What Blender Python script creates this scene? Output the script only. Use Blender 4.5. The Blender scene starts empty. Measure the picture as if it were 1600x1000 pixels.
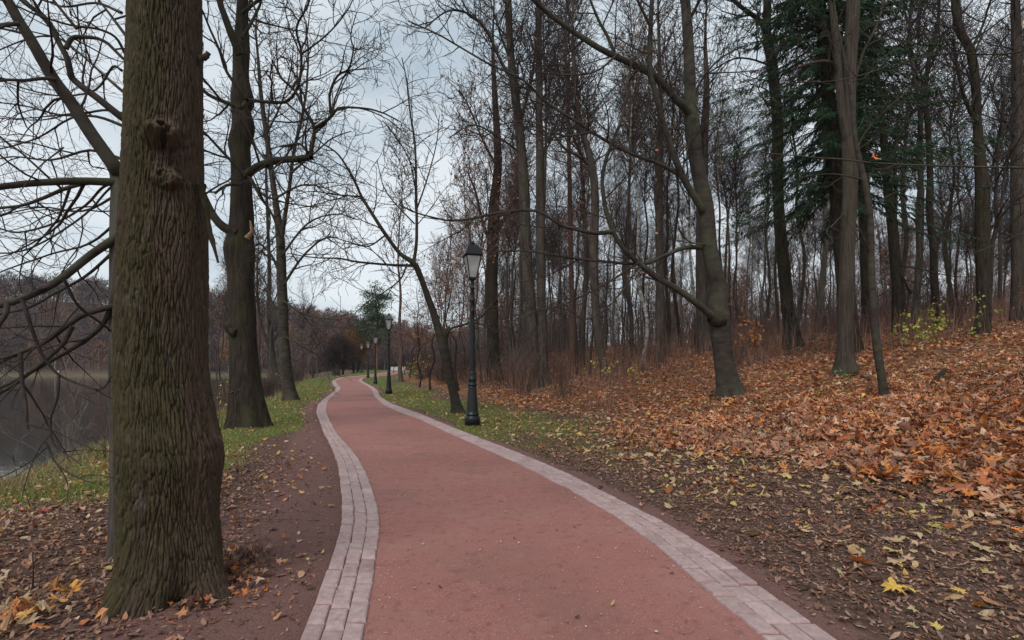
import bpy, math, random
import numpy as np
from mathutils import Vector, Matrix

SC = bpy.context.scene
COL = SC.collection
F = 800.0            # focal length in pixels of the 1600 px wide photograph
HZ = 577.0           # row of the eye level
CAMH = 1.5
NPR = np.random.default_rng(7)

# ------------------------------------------------------------------ helpers
def unproj(px, py, d):
    return np.array([(px - 800.0) / F * d, d, CAMH + (HZ - py) / F * d])

def hash2(ix, iy, seed=0):
    h = (ix.astype(np.int64) * 374761393 + iy.astype(np.int64) * 668265263 + seed * 982451653) & 0x7fffffff
    h = ((h ^ (h >> 13)) * 1274126177) & 0x7fffffff
    h = (h ^ (h >> 16)) & 0x7fffffff
    h = (h * 1103515245 + 12345) & 0x7fffffff
    return ((h >> 7) % 100003) / 100003.0

def vnoise(x, y, seed=0):
    x = np.asarray(x, float); y = np.asarray(y, float)
    ix = np.floor(x); iy = np.floor(y); fx = x - ix; fy = y - iy
    fx = fx * fx * (3 - 2 * fx); fy = fy * fy * (3 - 2 * fy)
    a = hash2(ix, iy, seed); b = hash2(ix + 1, iy, seed); c = hash2(ix, iy + 1, seed); d = hash2(ix + 1, iy + 1, seed)
    return (a * (1 - fx) + b * fx) * (1 - fy) + (c * (1 - fx) + d * fx) * fy

def fbm(x, y, o=3, seed=0):
    s = 0; a = .5
    for k in range(o):
        s = s + a * vnoise(x * 2 ** k, y * 2 ** k, seed + k); a *= .5
    return s / (1 - .5 ** o)

def sstep(x, a, b):
    t = np.clip((x - a) / (b - a), 0, 1)
    return t * t * (3 - 2 * t)

def mesh_np(name, verts, faces, mat, parent=None, col=None, attrs=None, smooth=True):
    """faces: list of int arrays (m,k)"""
    me = bpy.data.meshes.new(name)
    verts = np.asarray(verts, np.float32).reshape(-1, 3)
    if isinstance(faces, list) and isinstance(faces[0], list) and isinstance(faces[0][0], int): faces = np.array(faces)
    faces = [np.asarray(f, np.int32) for f in (faces if isinstance(faces, list) else [faces]) if len(f)]
    nl = sum(f.size for f in faces); npol = sum(len(f) for f in faces)
    me.vertices.add(len(verts)); me.loops.add(nl); me.polygons.add(npol)
    me.vertices.foreach_set('co', verts.ravel())
    me.loops.foreach_set('vertex_index', np.concatenate([f.ravel() for f in faces]))
    tot = np.concatenate([np.full(len(f), f.shape[1], np.int32) for f in faces])
    st = np.concatenate([[0], np.cumsum(tot)[:-1]]).astype(np.int32)
    me.polygons.foreach_set('loop_start', st)
    me.polygons.foreach_set('loop_total', tot)
    me.polygons.foreach_set('use_smooth', np.full(npol, smooth))
    if col is not None:
        a = me.color_attributes.new('Col', 'FLOAT_COLOR', 'POINT')
        c = np.ones((len(verts), 4), np.float32); c[:, :3] = col
        a.data.foreach_set('color', c.ravel())
    for k, v in (attrs or {}).items():
        a = me.attributes.new(k, 'FLOAT', 'POINT'); a.data.foreach_set('value', np.asarray(v, np.float32))
    me.update(calc_edges=True)
    me.materials.append(mat)
    o = bpy.data.objects.new(name, me); COL.objects.link(o)
    if parent is not None:
        o.parent = parent
    return o

def tag(o, label=None, cat=None, group=None, kind=None):
    if label: o['label'] = label
    if cat: o['category'] = cat
    if group: o['group'] = group
    if kind: o['kind'] = kind
    return o

def thing(name, loc, label, cat, group=None, rz=0.0):
    o = bpy.data.objects.new(name, None); COL.objects.link(o)
    o.location = tuple(float(v) for v in loc); o.rotation_euler = (0, 0, rz)
    o.empty_display_size = .2
    return tag(o, label, cat, group)

def dup(root, loc, rz, sc=1.0, label=None, group=None, cat=None):
    r = root.copy(); COL.objects.link(r); r.location = tuple(float(v) for v in loc)
    r.rotation_euler = (0, 0, rz); r.scale = (sc, sc, sc) if not hasattr(sc, '__len__') else sc
    if label: r['label'] = label
    if group: r['group'] = group
    if cat: r['category'] = cat
    for ch in root.children:
        c = ch.copy(); COL.objects.link(c); c.parent = r
        for g in ch.children:
            q = g.copy(); COL.objects.link(q); q.parent = c
    return r

# ------------------------------------------------------------------ materials
def newmat(name):
    m = bpy.data.materials.new(name); m.use_nodes = True
    nt = m.node_tree; b = nt.nodes['Principled BSDF']
    return m, nt, b

def N(nt, t, **kw):
    n = nt.nodes.new(t)
    for k, v in kw.items():
        setattr(n, k, v)
    return n

def noise(nt, vec, scale, detail=4, rough=.6):
    n = N(nt, 'ShaderNodeTexNoise'); n.inputs['Scale'].default_value = scale
    n.inputs['Detail'].default_value = detail; n.inputs['Roughness'].default_value = rough
    if vec is not None: nt.links.new(vec, n.inputs['Vector'])
    return n.outputs['Fac']

def ramp(nt, fac, stops, interp='LINEAR'):
    r = N(nt, 'ShaderNodeValToRGB'); r.color_ramp.interpolation = interp
    el = r.color_ramp.elements
    while len(el) < len(stops): el.new(.5)
    for e, (p, c) in zip(el, stops):
        e.position = p; e.color = tuple(c) + (1,) if len(c) == 3 else c
    nt.links.new(fac, r.inputs['Fac'])
    return r.outputs['Color']

def mixc(nt, fac, a, b, mode='MIX'):
    m = N(nt, 'ShaderNodeMix', data_type='RGBA', blend_type=mode)
    if hasattr(fac, 'links') or hasattr(fac, 'is_linked'): nt.links.new(fac, m.inputs[0])
    else: m.inputs[0].default_value = fac
    for i, v in ((6, a), (7, b)):
        if isinstance(v, tuple): m.inputs[i].default_value = v + (1,)
        else: nt.links.new(v, m.inputs[i])
    return m.outputs[2]

def mth(nt, op, a, b=None, clamp=False):
    m = N(nt, 'ShaderNodeMath', operation=op, use_clamp=clamp)
    for i, v in enumerate((a, b)):
        if v is None: continue
        if isinstance(v, (int, float)): m.inputs[i].default_value = v
        else: nt.links.new(v, m.inputs[i])
    return m.outputs[0]

def smth(nt, v, a, b):
    m = N(nt, 'ShaderNodeMapRange', interpolation_type='SMOOTHSTEP')
    nt.links.new(v, m.inputs[0]); m.inputs[1].default_value = a; m.inputs[2].default_value = b
    return m.outputs[0]

def attr(nt, name):
    a = N(nt, 'ShaderNodeAttribute'); a.attribute_name = name
    return a

def bump(nt, b, h, strength=.5, dist=.02):
    n = N(nt, 'ShaderNodeBump'); n.inputs['Strength'].default_value = strength; n.inputs['Distance'].default_value = dist
    nt.links.new(h, n.inputs['Height']); nt.links.new(n.outputs[0], b.inputs['Normal'])

def scaled(nt, coord='Object', s=(1, 1, 1)):
    t = N(nt, 'ShaderNodeTexCoord'); m = N(nt, 'ShaderNodeMapping'); m.inputs['Scale'].default_value = s
    nt.links.new(t.outputs[coord], m.inputs['Vector'])
    return m.outputs[0]

def bark_mat(name, dark, light, moss=None, mossamt=.5, sxy=14, sz=2.2, bs=.6, bd=.03):
    m, nt, b = newmat(name)
    v = scaled(nt, 'Object', (sxy, sxy, sz))
    n1 = noise(nt, v, 1.0, 6, .65)
    c = ramp(nt, n1, [(.35, dark), (.68, light)])
    if moss:
        v2 = scaled(nt, 'Object', (1, 1, .6))
        n2 = noise(nt, v2, 1.3, 5, .7)
        f = mth(nt, 'MULTIPLY', smth(nt, n2, .45, .68), mossamt)
        c = mixc(nt, f, c, moss)
    v3 = scaled(nt, 'Object', (3, 3, 3))
    c = mixc(nt, mth(nt, 'MULTIPLY', smth(nt, noise(nt, v3, 2, 4), .55, .75), .35), c, tuple(x * 1.35 for x in light))
    nt.links.new(c, b.inputs['Base Color']); b.inputs['Roughness'].default_value = .95
    b.inputs['Specular IOR Level'].default_value = .15
    bump(nt, b, n1, bs, bd)
    return m

def plain(name, colr, rough=.9, spec=.2, var=.3, sc=3.0):
    m, nt, b = newmat(name)
    f = noise(nt, scaled(nt, 'Object'), sc, 4)
    c = ramp(nt, f, [(.3, tuple(x * (1 - var) for x in colr)), (.7, tuple(min(1, x * (1 + var)) for x in colr))])
    nt.links.new(c, b.inputs['Base Color']); b.inputs['Roughness'].default_value = rough
    b.inputs['Specular IOR Level'].default_value = spec
    return m

def vcol(name, rough=.8, spec=.2, trans=0.0, var=0.0, vs=40.):
    m, nt, b = newmat(name)
    a = attr(nt, 'Col').outputs['Color']
    if var:
        f = noise(nt, scaled(nt, 'Object'), vs, 3)
        a = mixc(nt, var, a, ramp(nt, f, [(.3, (.35, .35, .35)), (.7, (1.2, 1.2, 1.2))]), 'MULTIPLY')
    nt.links.new(a, b.inputs['Base Color']); b.inputs['Roughness'].default_value = rough
    b.inputs['Specular IOR Level'].default_value = spec
    if trans:
        tr = N(nt, 'ShaderNodeBsdfTranslucent'); nt.links.new(a, tr.inputs['Color'])
        mx = N(nt, 'ShaderNodeMixShader'); mx.inputs[0].default_value = trans
        nt.links.new(b.outputs[0], mx.inputs[1]); nt.links.new(tr.outputs[0], mx.inputs[2])
        nt.links.new(mx.outputs[0], nt.nodes['Material Output'].inputs['Surface'])
    return m

M = {}
M['bark_hero'] = bark_mat('bark_hero', (.025, .019, .013), (.07, .052, .035), None, 0, 30, 8, .5, .006)
M['bark_grey'] = bark_mat('bark_grey', (.045, .038, .033), (.125, .108, .092), (.07, .08, .04), .45, 16, 1.6, .9, .04)
M['bark_dark'] = bark_mat('bark_dark', (.014, .010, .008), (.052, .039, .030), (.044, .046, .016), .6, 14, 2.0, 1.0, .05)
M['bark_smooth'] = bark_mat('bark_smooth', (.024, .019, .016), (.066, .052, .043), (.08, .095, .05), .4, 3, 7.0, .35, .02)
M['bark_linden'] = bark_mat('bark_linden', (.028, .021, .016), (.082, .064, .050), (.075, .085, .05), .3, 22, 1.2, .8, .03)
M['bark_forest'] = bark_mat('bark_forest', (.030, .023, .020), (.088, .068, .057), (.06, .065, .035), .4, 8, 1.2, .8, .04)
M['twig'] = plain('twig', (.042, .031, .027), .9, .15)
M['twig_light'] = plain('twig_light', (.10, .080, .070), .9, .15)
M['twig_red'] = plain('twig_red', (.115, .070, .058), .9, .15)
M['twig_pale'] = plain('twig_pale', (.17, .14, .12), .9, .15)
M['leaf'] = vcol('leaf', .6, .35, .18, .35, 60.)
M['blade'] = vcol('blade', .6, .25, .25)
M['needle'] = vcol('needle', .7, .2, .1)
M['wood'] = vcol('wood', .95, .1)
M['birch'] = bark_mat('birch', (.05, .045, .04), (.5, .48, .45), None, 0, 3, 6, .3, .01)
M['broken'] = plain('broken', (.24, .15, .09), .9, .1, .4, 20)

# ------------------------------------------------------------------ path edges, read off the photograph on flat ground
def base_z(y):
    return np.where(y > 34, .000356 * np.square(np.clip(y, 34, 95) - 34), 0.0) * sstep(y, 34, 50)

def edge_curve(pts):
    ys, xs = [], []
    for px, py in pts:
        lo, hi = 2.0, 200.0
        for _ in range(60):                      # depth where the view ray meets the ground
            m = (lo + hi) / 2
            if CAMH + (HZ - py) / F * m > float(base_z(np.array(m))): lo = m
            else: hi = m
        ys.append(lo); xs.append((px - 800) / F * lo)
    o = np.argsort(ys); ys = np.array(ys)[o]; xs = np.array(xs)[o]
    s0 = (xs[1] - xs[0]) / (ys[1] - ys[0])
    ys = np.concatenate([[-8.0, 1.0], ys, [ys[-1] + 12]]); xs = np.concatenate([[xs[0] - s0 * .4 * (ys[2] + 8), xs[0] - s0 * .8 * (ys[2] - 1)], xs, [xs[-1] + 1.5]])
    # smooth resample
    yy = np.linspace(-8, ys[-1], 1400); xx = np.interp(yy, ys, xs)
    out = xx.copy()
    for i in range(len(yy)):
        w = .12 + .035 * max(yy[i], 0)
        k = np.exp(-((yy - yy[i]) / w) ** 2); out[i] = (k * xx).sum() / k.sum()
    return yy, out

IL = edge_curve([(567, 1000), (576, 946), (584, 903), (587, 870), (593, 842), (594, 811), (587, 780), (576, 748), (562, 719), (547, 700), (527, 679), (514, 655), (509, 641), (512, 626), (530, 611), (533, 606), (526, 599), (524, 595), (536, 590)])
OL = edge_curve([(468, 1000), (490, 946), (512, 888), (526, 849), (535, 809), (533, 766), (529, 730), (522, 708), (504, 670), (494, 645), (497, 631), (512, 623), (523, 611), (525, 606), (519, 599), (519, 595), (530, 590)])
IR = edge_curve([(1197, 1000), (1150, 962), (1100, 920), (1050, 872), (995, 830), (945, 797), (875, 757), (800, 720), (754, 700), (700, 676), (658, 656), (622, 643), (597, 631), (585, 619), (582, 610), (576, 604), (565, 598.5), (560, 594.5), (563, 590.5)])
OR = edge_curve([(1305, 1000), (1250, 960), (1200, 925), (1140, 880), (1080, 840), (1020, 807), (950, 772), (875, 734), (800, 704), (700, 665), (655, 646), (612, 631), (594, 620), (590, 610), (583, 604), (571, 598.5), (565, 594.5), (567, 590.5)])
def XIL(y): return np.interp(y, *IL)
def XOL(y): return np.minimum(np.interp(y, *OL), np.interp(y, *IL) - .30)
def XIR(y): return np.interp(y, *IR)
def XOR(y): return np.maximum(np.interp(y, *OR), np.interp(y, *IR) + .30)

WATER = -1.4
def softplus(x, k):
    return np.logaddexp(0, x / k) * k

def terrain(x, y, bumps=True):
    x = np.asarray(x, float); y = np.asarray(y, float)
    yb = np.minimum(y, 100)
    sR = x - XOR(yb); sL = XOL(yb) - x
    b = base_z(y); b = b + (-1.25 - b) * sstep(y, 140, 200) * sstep(-x, 10, 60)
    # wooded slope on the one side
    up = .157 * (softplus(sR - 3.2, .8) - softplus(sR - 30, 3.0)) + .008 * softplus(sR - 33, 4)
    up = np.where(sR > 0, up - .15 * .8 * 0.018, 0)
    # grass bank down to the lake
    cr = np.interp(y, [0, 12, 22, 34, 60, 90, 110], [4.4, 4.3, 3.3, 2.9, 3.6, 5, 12])
    fade = 1 - sstep(y, 95, 130) * 1.0
    dn = -.36 * softplus(sL - cr, .6)
    dn = np.maximum(dn, -2.6 - b) * fade
    h = b + np.where(sR > 0, up, 0) + np.where(sL > 0, dn, 0)
    # lake behind the path's end on the far left, then the far shore and its hill
    far = sstep(y, 196, 206) * sstep(-x, 40, 75)
    lake = sstep(-x - (24 + .25 * np.maximum(y - 95, 0) * 0), 18, 40) * (1 - sstep(y, 196, 206)) * sstep(y, 90, 120)
    h = h * (1 - lake) + (-2.6) * lake
    hx = np.interp(x, [-520, -300, -200, -110, -40, 60, 400], [52, 46, 38, 22, 10, 9, 6])
    hill = hx * sstep(y, 222, 330) + 1.1 * sstep(y, 200, 224)
    h = h + np.where(y > 190, hill, 0)
    inside = sstep(-np.maximum(sR, sL), -.02, .06)
    h = h - .06 * inside
    if bumps:
        am = np.clip(np.maximum(sR, sL) - .1, 0, 1.2) / 1.2
        h = h + am * ((fbm(x * .9, y * .9, 3, 3) - .5) * .11 + (fbm(x * 6, y * 6, 2, 9) - .5) * .035 * np.exp(-np.maximum(y, 0) / 14))
    return h

def gz(x, y):
    return float(terrain(np.array([x]), np.array([y]))[0])

def hit(px, py, dmax=180):
    ds = np.geomspace(2.2, dmax, 900)
    x = (px - 800) / F * ds; z = CAMH + (HZ - py) / F * ds
    t = terrain(x, ds, False)
    k = np.argmax(z <= t)
    if z[k] > t[k]: k = len(ds) - 1
    d = ds[k]
    return float(x[k]), float(d), float(t[k])

# ------------------------------------------------------------------ ground sheet
def graded(fine_lo, fine_hi, step, lo, hi, g):
    a = list(np.arange(fine_lo, fine_hi + 1e-6, step))
    s = step; v = a[-1]
    while v < hi:
        s *= g; v += s; a.append(min(v, hi))
    s = step; v = fine_lo; pre = []
    while v > lo:
        s *= g; v -= s; pre.append(max(v, lo))
    return np.array(pre[::-1] + a)

def grid_faces(nx, ny):
    i = np.arange(nx - 1)[None, :] + np.arange(ny - 1)[:, None] * nx
    i = i.ravel()
    return np.stack([i, i + 1, i + 1 + nx, i + nx], 1)

def grass_amount(x, y):
    yb = np.minimum(y, 100)
    sR = x - XOR(yb); sL = XOL(yb) - x
    n = fbm(x * .55, y * .55, 4, 21); n2 = fbm(x * 2.2, y * 2.2, 3, 31)
    gl = sstep(sL + (n - .5) * 1.6, np.interp(y, [3, 9, 14, 25], [1.9, 1.3, .45, .15]), np.interp(y, [3, 9, 14, 25], [2.7, 2.0, .9, .5])) * sstep(y + (n - .5) * 3 , 4.7, 6.8) * sstep(n2 + .25, .3, .55)
    gl = gl * (1 - sstep(sL, 9, 11)) * (1 - sstep(y, 110, 125))
    gr = sstep(sR + (n - .5) * 1.0, .1, .4) * (1 - sstep(sR + (n - .5) * 3, 2.2, 4.2)) * sstep(y + (n - .5) * 5, 8.5, 14) * sstep(n2 + .2, .3, .6)
    gr2 = .55 * sstep(n, .55, .7) * sstep(sR, 4, 7) * (1 - sstep(sR, 12, 17)) * sstep(y, 15, 22)
    return np.where(sL > 0, gl, np.where(sR > 0, np.maximum(gr, gr2), 0)) * (1 - sstep(y, 200, 202) * sstep(-x, 0, 40) * 0)

def build_ground():
    xs = graded(-9, 12, .13, -560, 420, 1.055); ys = graded(1.5, 15, .13, -9, 430, 1.035)
    X, Y = np.meshgrid(xs, ys)
    Z = terrain(X, Y)
    V = np.stack([X.ravel(), Y.ravel(), Z.ravel()], 1)
    yb = np.minimum(Y, 100)
    sR = (X - XOR(yb)).ravel(); sL = (XOL(yb) - X).ravel()
    m, nt, b = newmat('ground_earth')
    pos = N(nt, 'ShaderNodeNewGeometry').outputs['Position']
    nA = noise(nt, pos, 1.1, 5); nB = noise(nt, pos, 14, 5, .7); nC = noise(nt, pos, 70, 3, .7); nD = noise(nt, pos, 4, 4)
    soil = ramp(nt, nB, [(.3, (.050, .029, .022)), (.55, (.105, .064, .048)), (.75, (.27, .165, .12))])
    leafy = ramp(nt, nB, [(.28, (.07, .03, .018)), (.5, (.19, .085, .042)), (.72, (.30, .155, .085))])
    grit = ramp(nt, nC, [(.3, (.11, .055, .047)), (.7, (.20, .11, .095))])
    green = ramp(nt, nB, [(.3, (.055, .075, .018)), (.7, (.12, .15, .04))])
    aL = attr(nt, 'litter').outputs['Fac']; aR = attr(nt, 'grit').outputs['Fac']; aG = attr(nt, 'grass').outputs['Fac']
    lf = smth(nt, mth(nt, 'ADD', aL, mth(nt, 'MULTIPLY', mth(nt, 'SUBTRACT', nD, .5), .9)), .35, .65)
    c = mixc(nt, lf, soil, leafy)
    c = mixc(nt, smth(nt, mth(nt, 'ADD', aR, mth(nt, 'MULTIPLY', mth(nt, 'SUBTRACT', nB, .5), .9)), .3, .7), c, grit)
    c = mixc(nt, smth(nt, mth(nt, 'ADD', aG, mth(nt, 'MULTIPLY', mth(nt, 'SUBTRACT', nB, .5), .7)), .3, .7), c, green)
    nt.links.new(c, b.inputs['Base Color']); b.inputs['Roughness'].default_value = .95; b.inputs['Specular IOR Level'].default_value = .15
    bump(nt, b, mth(nt, 'ADD', nB, mth(nt, 'MULTIPLY', nC, .5)), .8, .03)
    lit = np.where(sR > 0, sstep(sR, 3.2, 5.0), 0) * (1 - sstep(Y.ravel(), 150, 200))
    lit = np.maximum(lit, np.where((sL > 0), .4 * (1 - sstep(Y.ravel(), 5, 8)), 0))
    gr = np.where(sR > 0, 1 - sstep(sR, .02, .42), np.where(sL > 0, 1 - sstep(sL, .4, np.interp(Y.ravel(), [3, 8, 14, 20], [2.2, 1.6, .8, .55])), 1))
    ga = grass_amount(X, Y).ravel()
    ga = np.maximum(ga, sstep(Y.ravel(), 198, 203) * (1 - sstep(Y.ravel(), 210, 222)) * .52)
    o = mesh_np('ground', V, grid_faces(len(xs), len(ys)), m, attrs={'litter': lit, 'grit': gr, 'grass': ga})
    tag(o, kind='structure')

def build_path():
    ys = np.concatenate([np.arange(-7, 2.5, .5), np.arange(2.5, 16, .1), np.arange(16, 40, .25), np.arange(40, 108, .5)])
    t = np.linspace(0, 1, 29)
    L = XOL(ys) + .01; R = XOR(ys) - .01
    X = L[:, None] + (R - L)[:, None] * t[None]; Y = np.repeat(ys[:, None], len(t), 1)
    Z = base_z(Y) + (fbm(X * 1.3, Y * 1.3, 3, 5) - .5) * .014 - .006
    m, nt, b = newmat('path_red_grit')
    pos = N(nt, 'ShaderNodeNewGeometry').outputs['Position']
    n1 = noise(nt, pos, .9, 5, .6); n2 = noise(nt, pos, 120, 3, .8); n3 = noise(nt, pos, 9, 5, .7)
    vo = N(nt, 'ShaderNodeTexVoronoi'); vo.inputs['Scale'].default_value = 95; nt.links.new(pos, vo.inputs['Vector'])
    c = ramp(nt, n2, [(.25, (.145, .054, .045)), (.5, (.27, .110, .092)), (.78, (.40, .195, .17))])
    c = mixc(nt, mth(nt, 'MULTIPLY', smth(nt, n1, .42, .62), .6), c, (.31, .15, .125))
    c = mixc(nt, mth(nt, 'MULTIPLY', smth(nt, n3, .52, .70), .5), c, (.115, .045, .037))
    n4 = noise(nt, pos, .45, 6, .65); c = mixc(nt, mth(nt, 'MULTIPLY', smth(nt, n4, .46, .62), .5), c, (.15, .064, .054))
    n5 = noise(nt, pos, 2.6, 6, .7); c = mixc(nt, mth(nt, 'MULTIPLY', smth(nt, n5, .56, .70), .4), c, (.31, .18, .15))
    wn = N(nt, 'ShaderNodeTexWhiteNoise'); nt.links.new(vo.outputs['Position'], wn.inputs['Vector'])
    speck = mth(nt, 'MULTIPLY', mth(nt, 'GREATER_THAN', wn.outputs['Value'], .955), mth(nt, 'LESS_THAN', vo.outputs['Distance'], .38))
    c = mixc(nt, mth(nt, 'MULTIPLY', speck, .7), c, (.42, .30, .27))
    nt.links.new(c, b.inputs['Base Color'])
    nt.links.new(ramp(nt, n3, [(.3, (.72,) * 3), (.7, (.95,) * 3)]), b.inputs['Roughness'])
    b.inputs['Specular IOR Level'].default_value = .3
    bump(nt, b, mth(nt, 'ADD', mth(nt, 'MULTIPLY', n2, .6), mth(nt, 'ADD', n3, mth(nt, 'MULTIPLY', vo.outputs['Distance'], .4))), .55, .008)
    o = mesh_np('path', np.stack([X.ravel(), Y.ravel(), Z.ravel()], 1), grid_faces(len(t), len(ys)), m)
    tag(o, kind='structure')

def build_kerb(xin, xout, sgn):
    rng = np.random.default_rng(int(10 + sgn))
    ys = np.linspace(.5, 100, 20000)
    mx = (xin(ys) + xout(ys)) / 2
    s = np.concatenate([[0], np.cumsum(np.hypot(np.diff(mx), np.diff(ys)))])
    V, Fq, Cc = [], [], []
    base = 0
    for row in range(3):
        p = rng.random() * .3
        while p < s[-1] - .4:
            ln = rng.choice([.24, .27, .30, .22], p=[.35, .3, .2, .15])
            y0, y1 = np.interp([p, p + ln], s, ys)
            g = .008
            gy = 1.5 * g * (y1 - y0) / ln
            cor = []
            for yy, fr in ((y0 + gy, row / 3 + .005), (y0 + gy, (row + 1) / 3 - .005), (y1 - gy, (row + 1) / 3 - .005), (y1 - gy, row / 3 + .005)):
                yk = yy
                a, b_ = float(xin(yk)), float(xout(yk))
                cor.append([a + (b_ - a) * fr + rng.normal(0, .0035), yk + rng.normal(0, .006)])
            cor = np.array(cor)
            if sgn < 0: cor = cor[::-1]
            cen = cor.mean(0)
            zt = float(base_z(np.array(cen[1]))) + .014 + rng.normal(0, .0022)
            tilt = rng.normal(0, .006, 2)
            ring = []
            for ins, dz in ((0, -.10), (0, -.016), (.006, -.005), (.022, 0)):
                d = cor - cen; l = np.linalg.norm(d, axis=1, keepdims=True)
                q = cen + d * (1 - ins * 1.4 / l)
                z = zt + dz + (q - cen) @ tilt
                ring.append(np.column_stack([q, z]))
            V.append(np.concatenate(ring))
            for k in range(3):
                for j in range(4):
                    Fq.append([base + k * 4 + j, base + k * 4 + (j + 1) % 4, base + k * 4 + 4 + (j + 1) % 4, base + k * 4 + 4 + j])
            Fq.append([base + 12, base + 13, base + 14, base + 15])
            base += 16
            v = rng.normal(1, .06); w = rng.random()
            Cc.append(np.repeat([np.array([.37, .275, .265]) * v * (1 - .12 * w) + np.array([.02, .0, 0]) * w], 16, 0))
            p += ln
    m = bpy.data.materials.get('paver')
    if not m:
        m, nt, b = newmat('paver')
        pos = N(nt, 'ShaderNodeNewGeometry').outputs['Position']
        a = attr(nt, 'Col').outputs['Color']
        n1 = noise(nt, pos, 22, 5, .7); n2 = noise(nt, pos, 3, 4); n3 = noise(nt, pos, 140, 2)
        c = mixc(nt, .75, a, ramp(nt, n1, [(.3, (.62, .60, .59)), (.7, (1.25, 1.22, 1.22))]), 'MULTIPLY')
        c = mixc(nt, mth(nt, 'MULTIPLY', smth(nt, n2, .45, .70), .5), c, (.24, .15, .135))
        n4 = noise(nt, pos, 7, 5, .7); c = mixc(nt, mth(nt, 'MULTIPLY', smth(nt, n4, .55, .72), .5), c, (.12, .085, .075))
        c = mixc(nt, mth(nt, 'MULTIPLY', smth(nt, n3, .6, .75), .3), c, (.42, .36, .34))
        nt.links.new(c, b.inputs['Base Color']); b.inputs['Roughness'].default_value = .8
        bump(nt, b, mth(nt, 'ADD', n1, mth(nt, 'MULTIPLY', n3, .3)), .6, .012)
    o = mesh_np('kerb', np.concatenate(V), np.array(Fq), m, col=np.concatenate(Cc), smooth=False)
    tag(o, kind='structure')

def build_water():
    m, nt, b = newmat('lake_water')
    pos = N(nt, 'ShaderNodeNewGeometry').outputs['Position']
    mp = N(nt, 'ShaderNodeMapping'); mp.inputs['Scale'].default_value = (.5, 1.6, 1); nt.links.new(pos, mp.inputs['Vector'])
    n1 = noise(nt, mp.outputs[0], 1.2, 3)
    b.inputs['Base Color'].default_value = (.022, .022, .018, 1); b.inputs['Roughness'].default_value = .06
    b.inputs['IOR'].default_value = 1.33
    bump(nt, b, n1, .05, .05)
    xs = np.linspace(-520, -4, 12); ys = np.linspace(-9, 215, 12)
    X, Y = np.meshgrid(xs, ys)
    o = mesh_np('water', np.stack([X.ravel(), Y.ravel(), np.full(X.size, WATER)], 1), grid_faces(12, 12), m)
    tag(o, kind='structure')

# ------------------------------------------------------------------ branches
def tubes(polys, sides):
    """polys: list of (pts list, radii list) -> verts, quads"""
    groups = {}
    for p, r in polys:
        groups.setdefault(len(p), []).append((p, r))
    VV, FF = [], []; off = 0
    for n, lst in groups.items():
        P = np.array([a for a, _ in lst], float); R = np.array([b for _, b in lst], float)
        m = len(P)
        T = np.gradient(P, axis=1); T /= np.linalg.norm(T, axis=2, keepdims=True) + 1e-9
        ov = np.abs(P[:, -1] - P[:, 0])
        ref = np.zeros((m, 3)); ref[np.arange(m), np.argmin(ov, 1)] = 1
        U = np.cross(T, ref[:, None, :]); U /= np.linalg.norm(U, axis=2, keepdims=True) + 1e-9
        W = np.cross(T, U)
        th = np.arange(sides) * 2 * np.pi / sides
        ring = P[:, :, None, :] + R[:, :, None, None] * (U[:, :, None, :] * np.cos(th)[None, None, :, None] + W[:, :, None, :] * np.sin(th)[None, None, :, None])
        VV.append(ring.reshape(-1, 3))
        i = np.arange(n - 1)[:, None] * sides; j = np.arange(sides)[None]
        q = np.stack([i + j, i + (j + 1) % sides, i + sides + (j + 1) % sides, i + sides + j], -1).reshape(-1, 4)
        FF.append((q[None] + (np.arange(m) * n * sides)[:, None, None] + off).reshape(-1, 4))
        off += m * n * sides
    return np.concatenate(VV), np.concatenate(FF)

def cr_smooth(pts, vals, per=4):
    """Catmull-Rom resample of a polyline with its radii"""
    P = np.asarray(pts, float); v = np.asarray(vals, float)
    A = np.column_stack([P, v])
    A = np.vstack([2 * A[0] - A[1], A, 2 * A[-1] - A[-2]])
    out = []
    for i in range(1, len(A) - 2):
        for t in np.arange(per) / per:
            a, b, c, d = A[i - 1], A[i], A[i + 1], A[i + 2]
            out.append(.5 * ((2 * b) + (-a + c) * t + (2 * a - 5 * b + 4 * c - d) * t * t + (-a + 3 * b - 3 * c + d) * t ** 3))
    out.append(A[-2])
    out = np.array(out)
    return out[:, :3], np.maximum(out[:, 3], .002)

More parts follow.
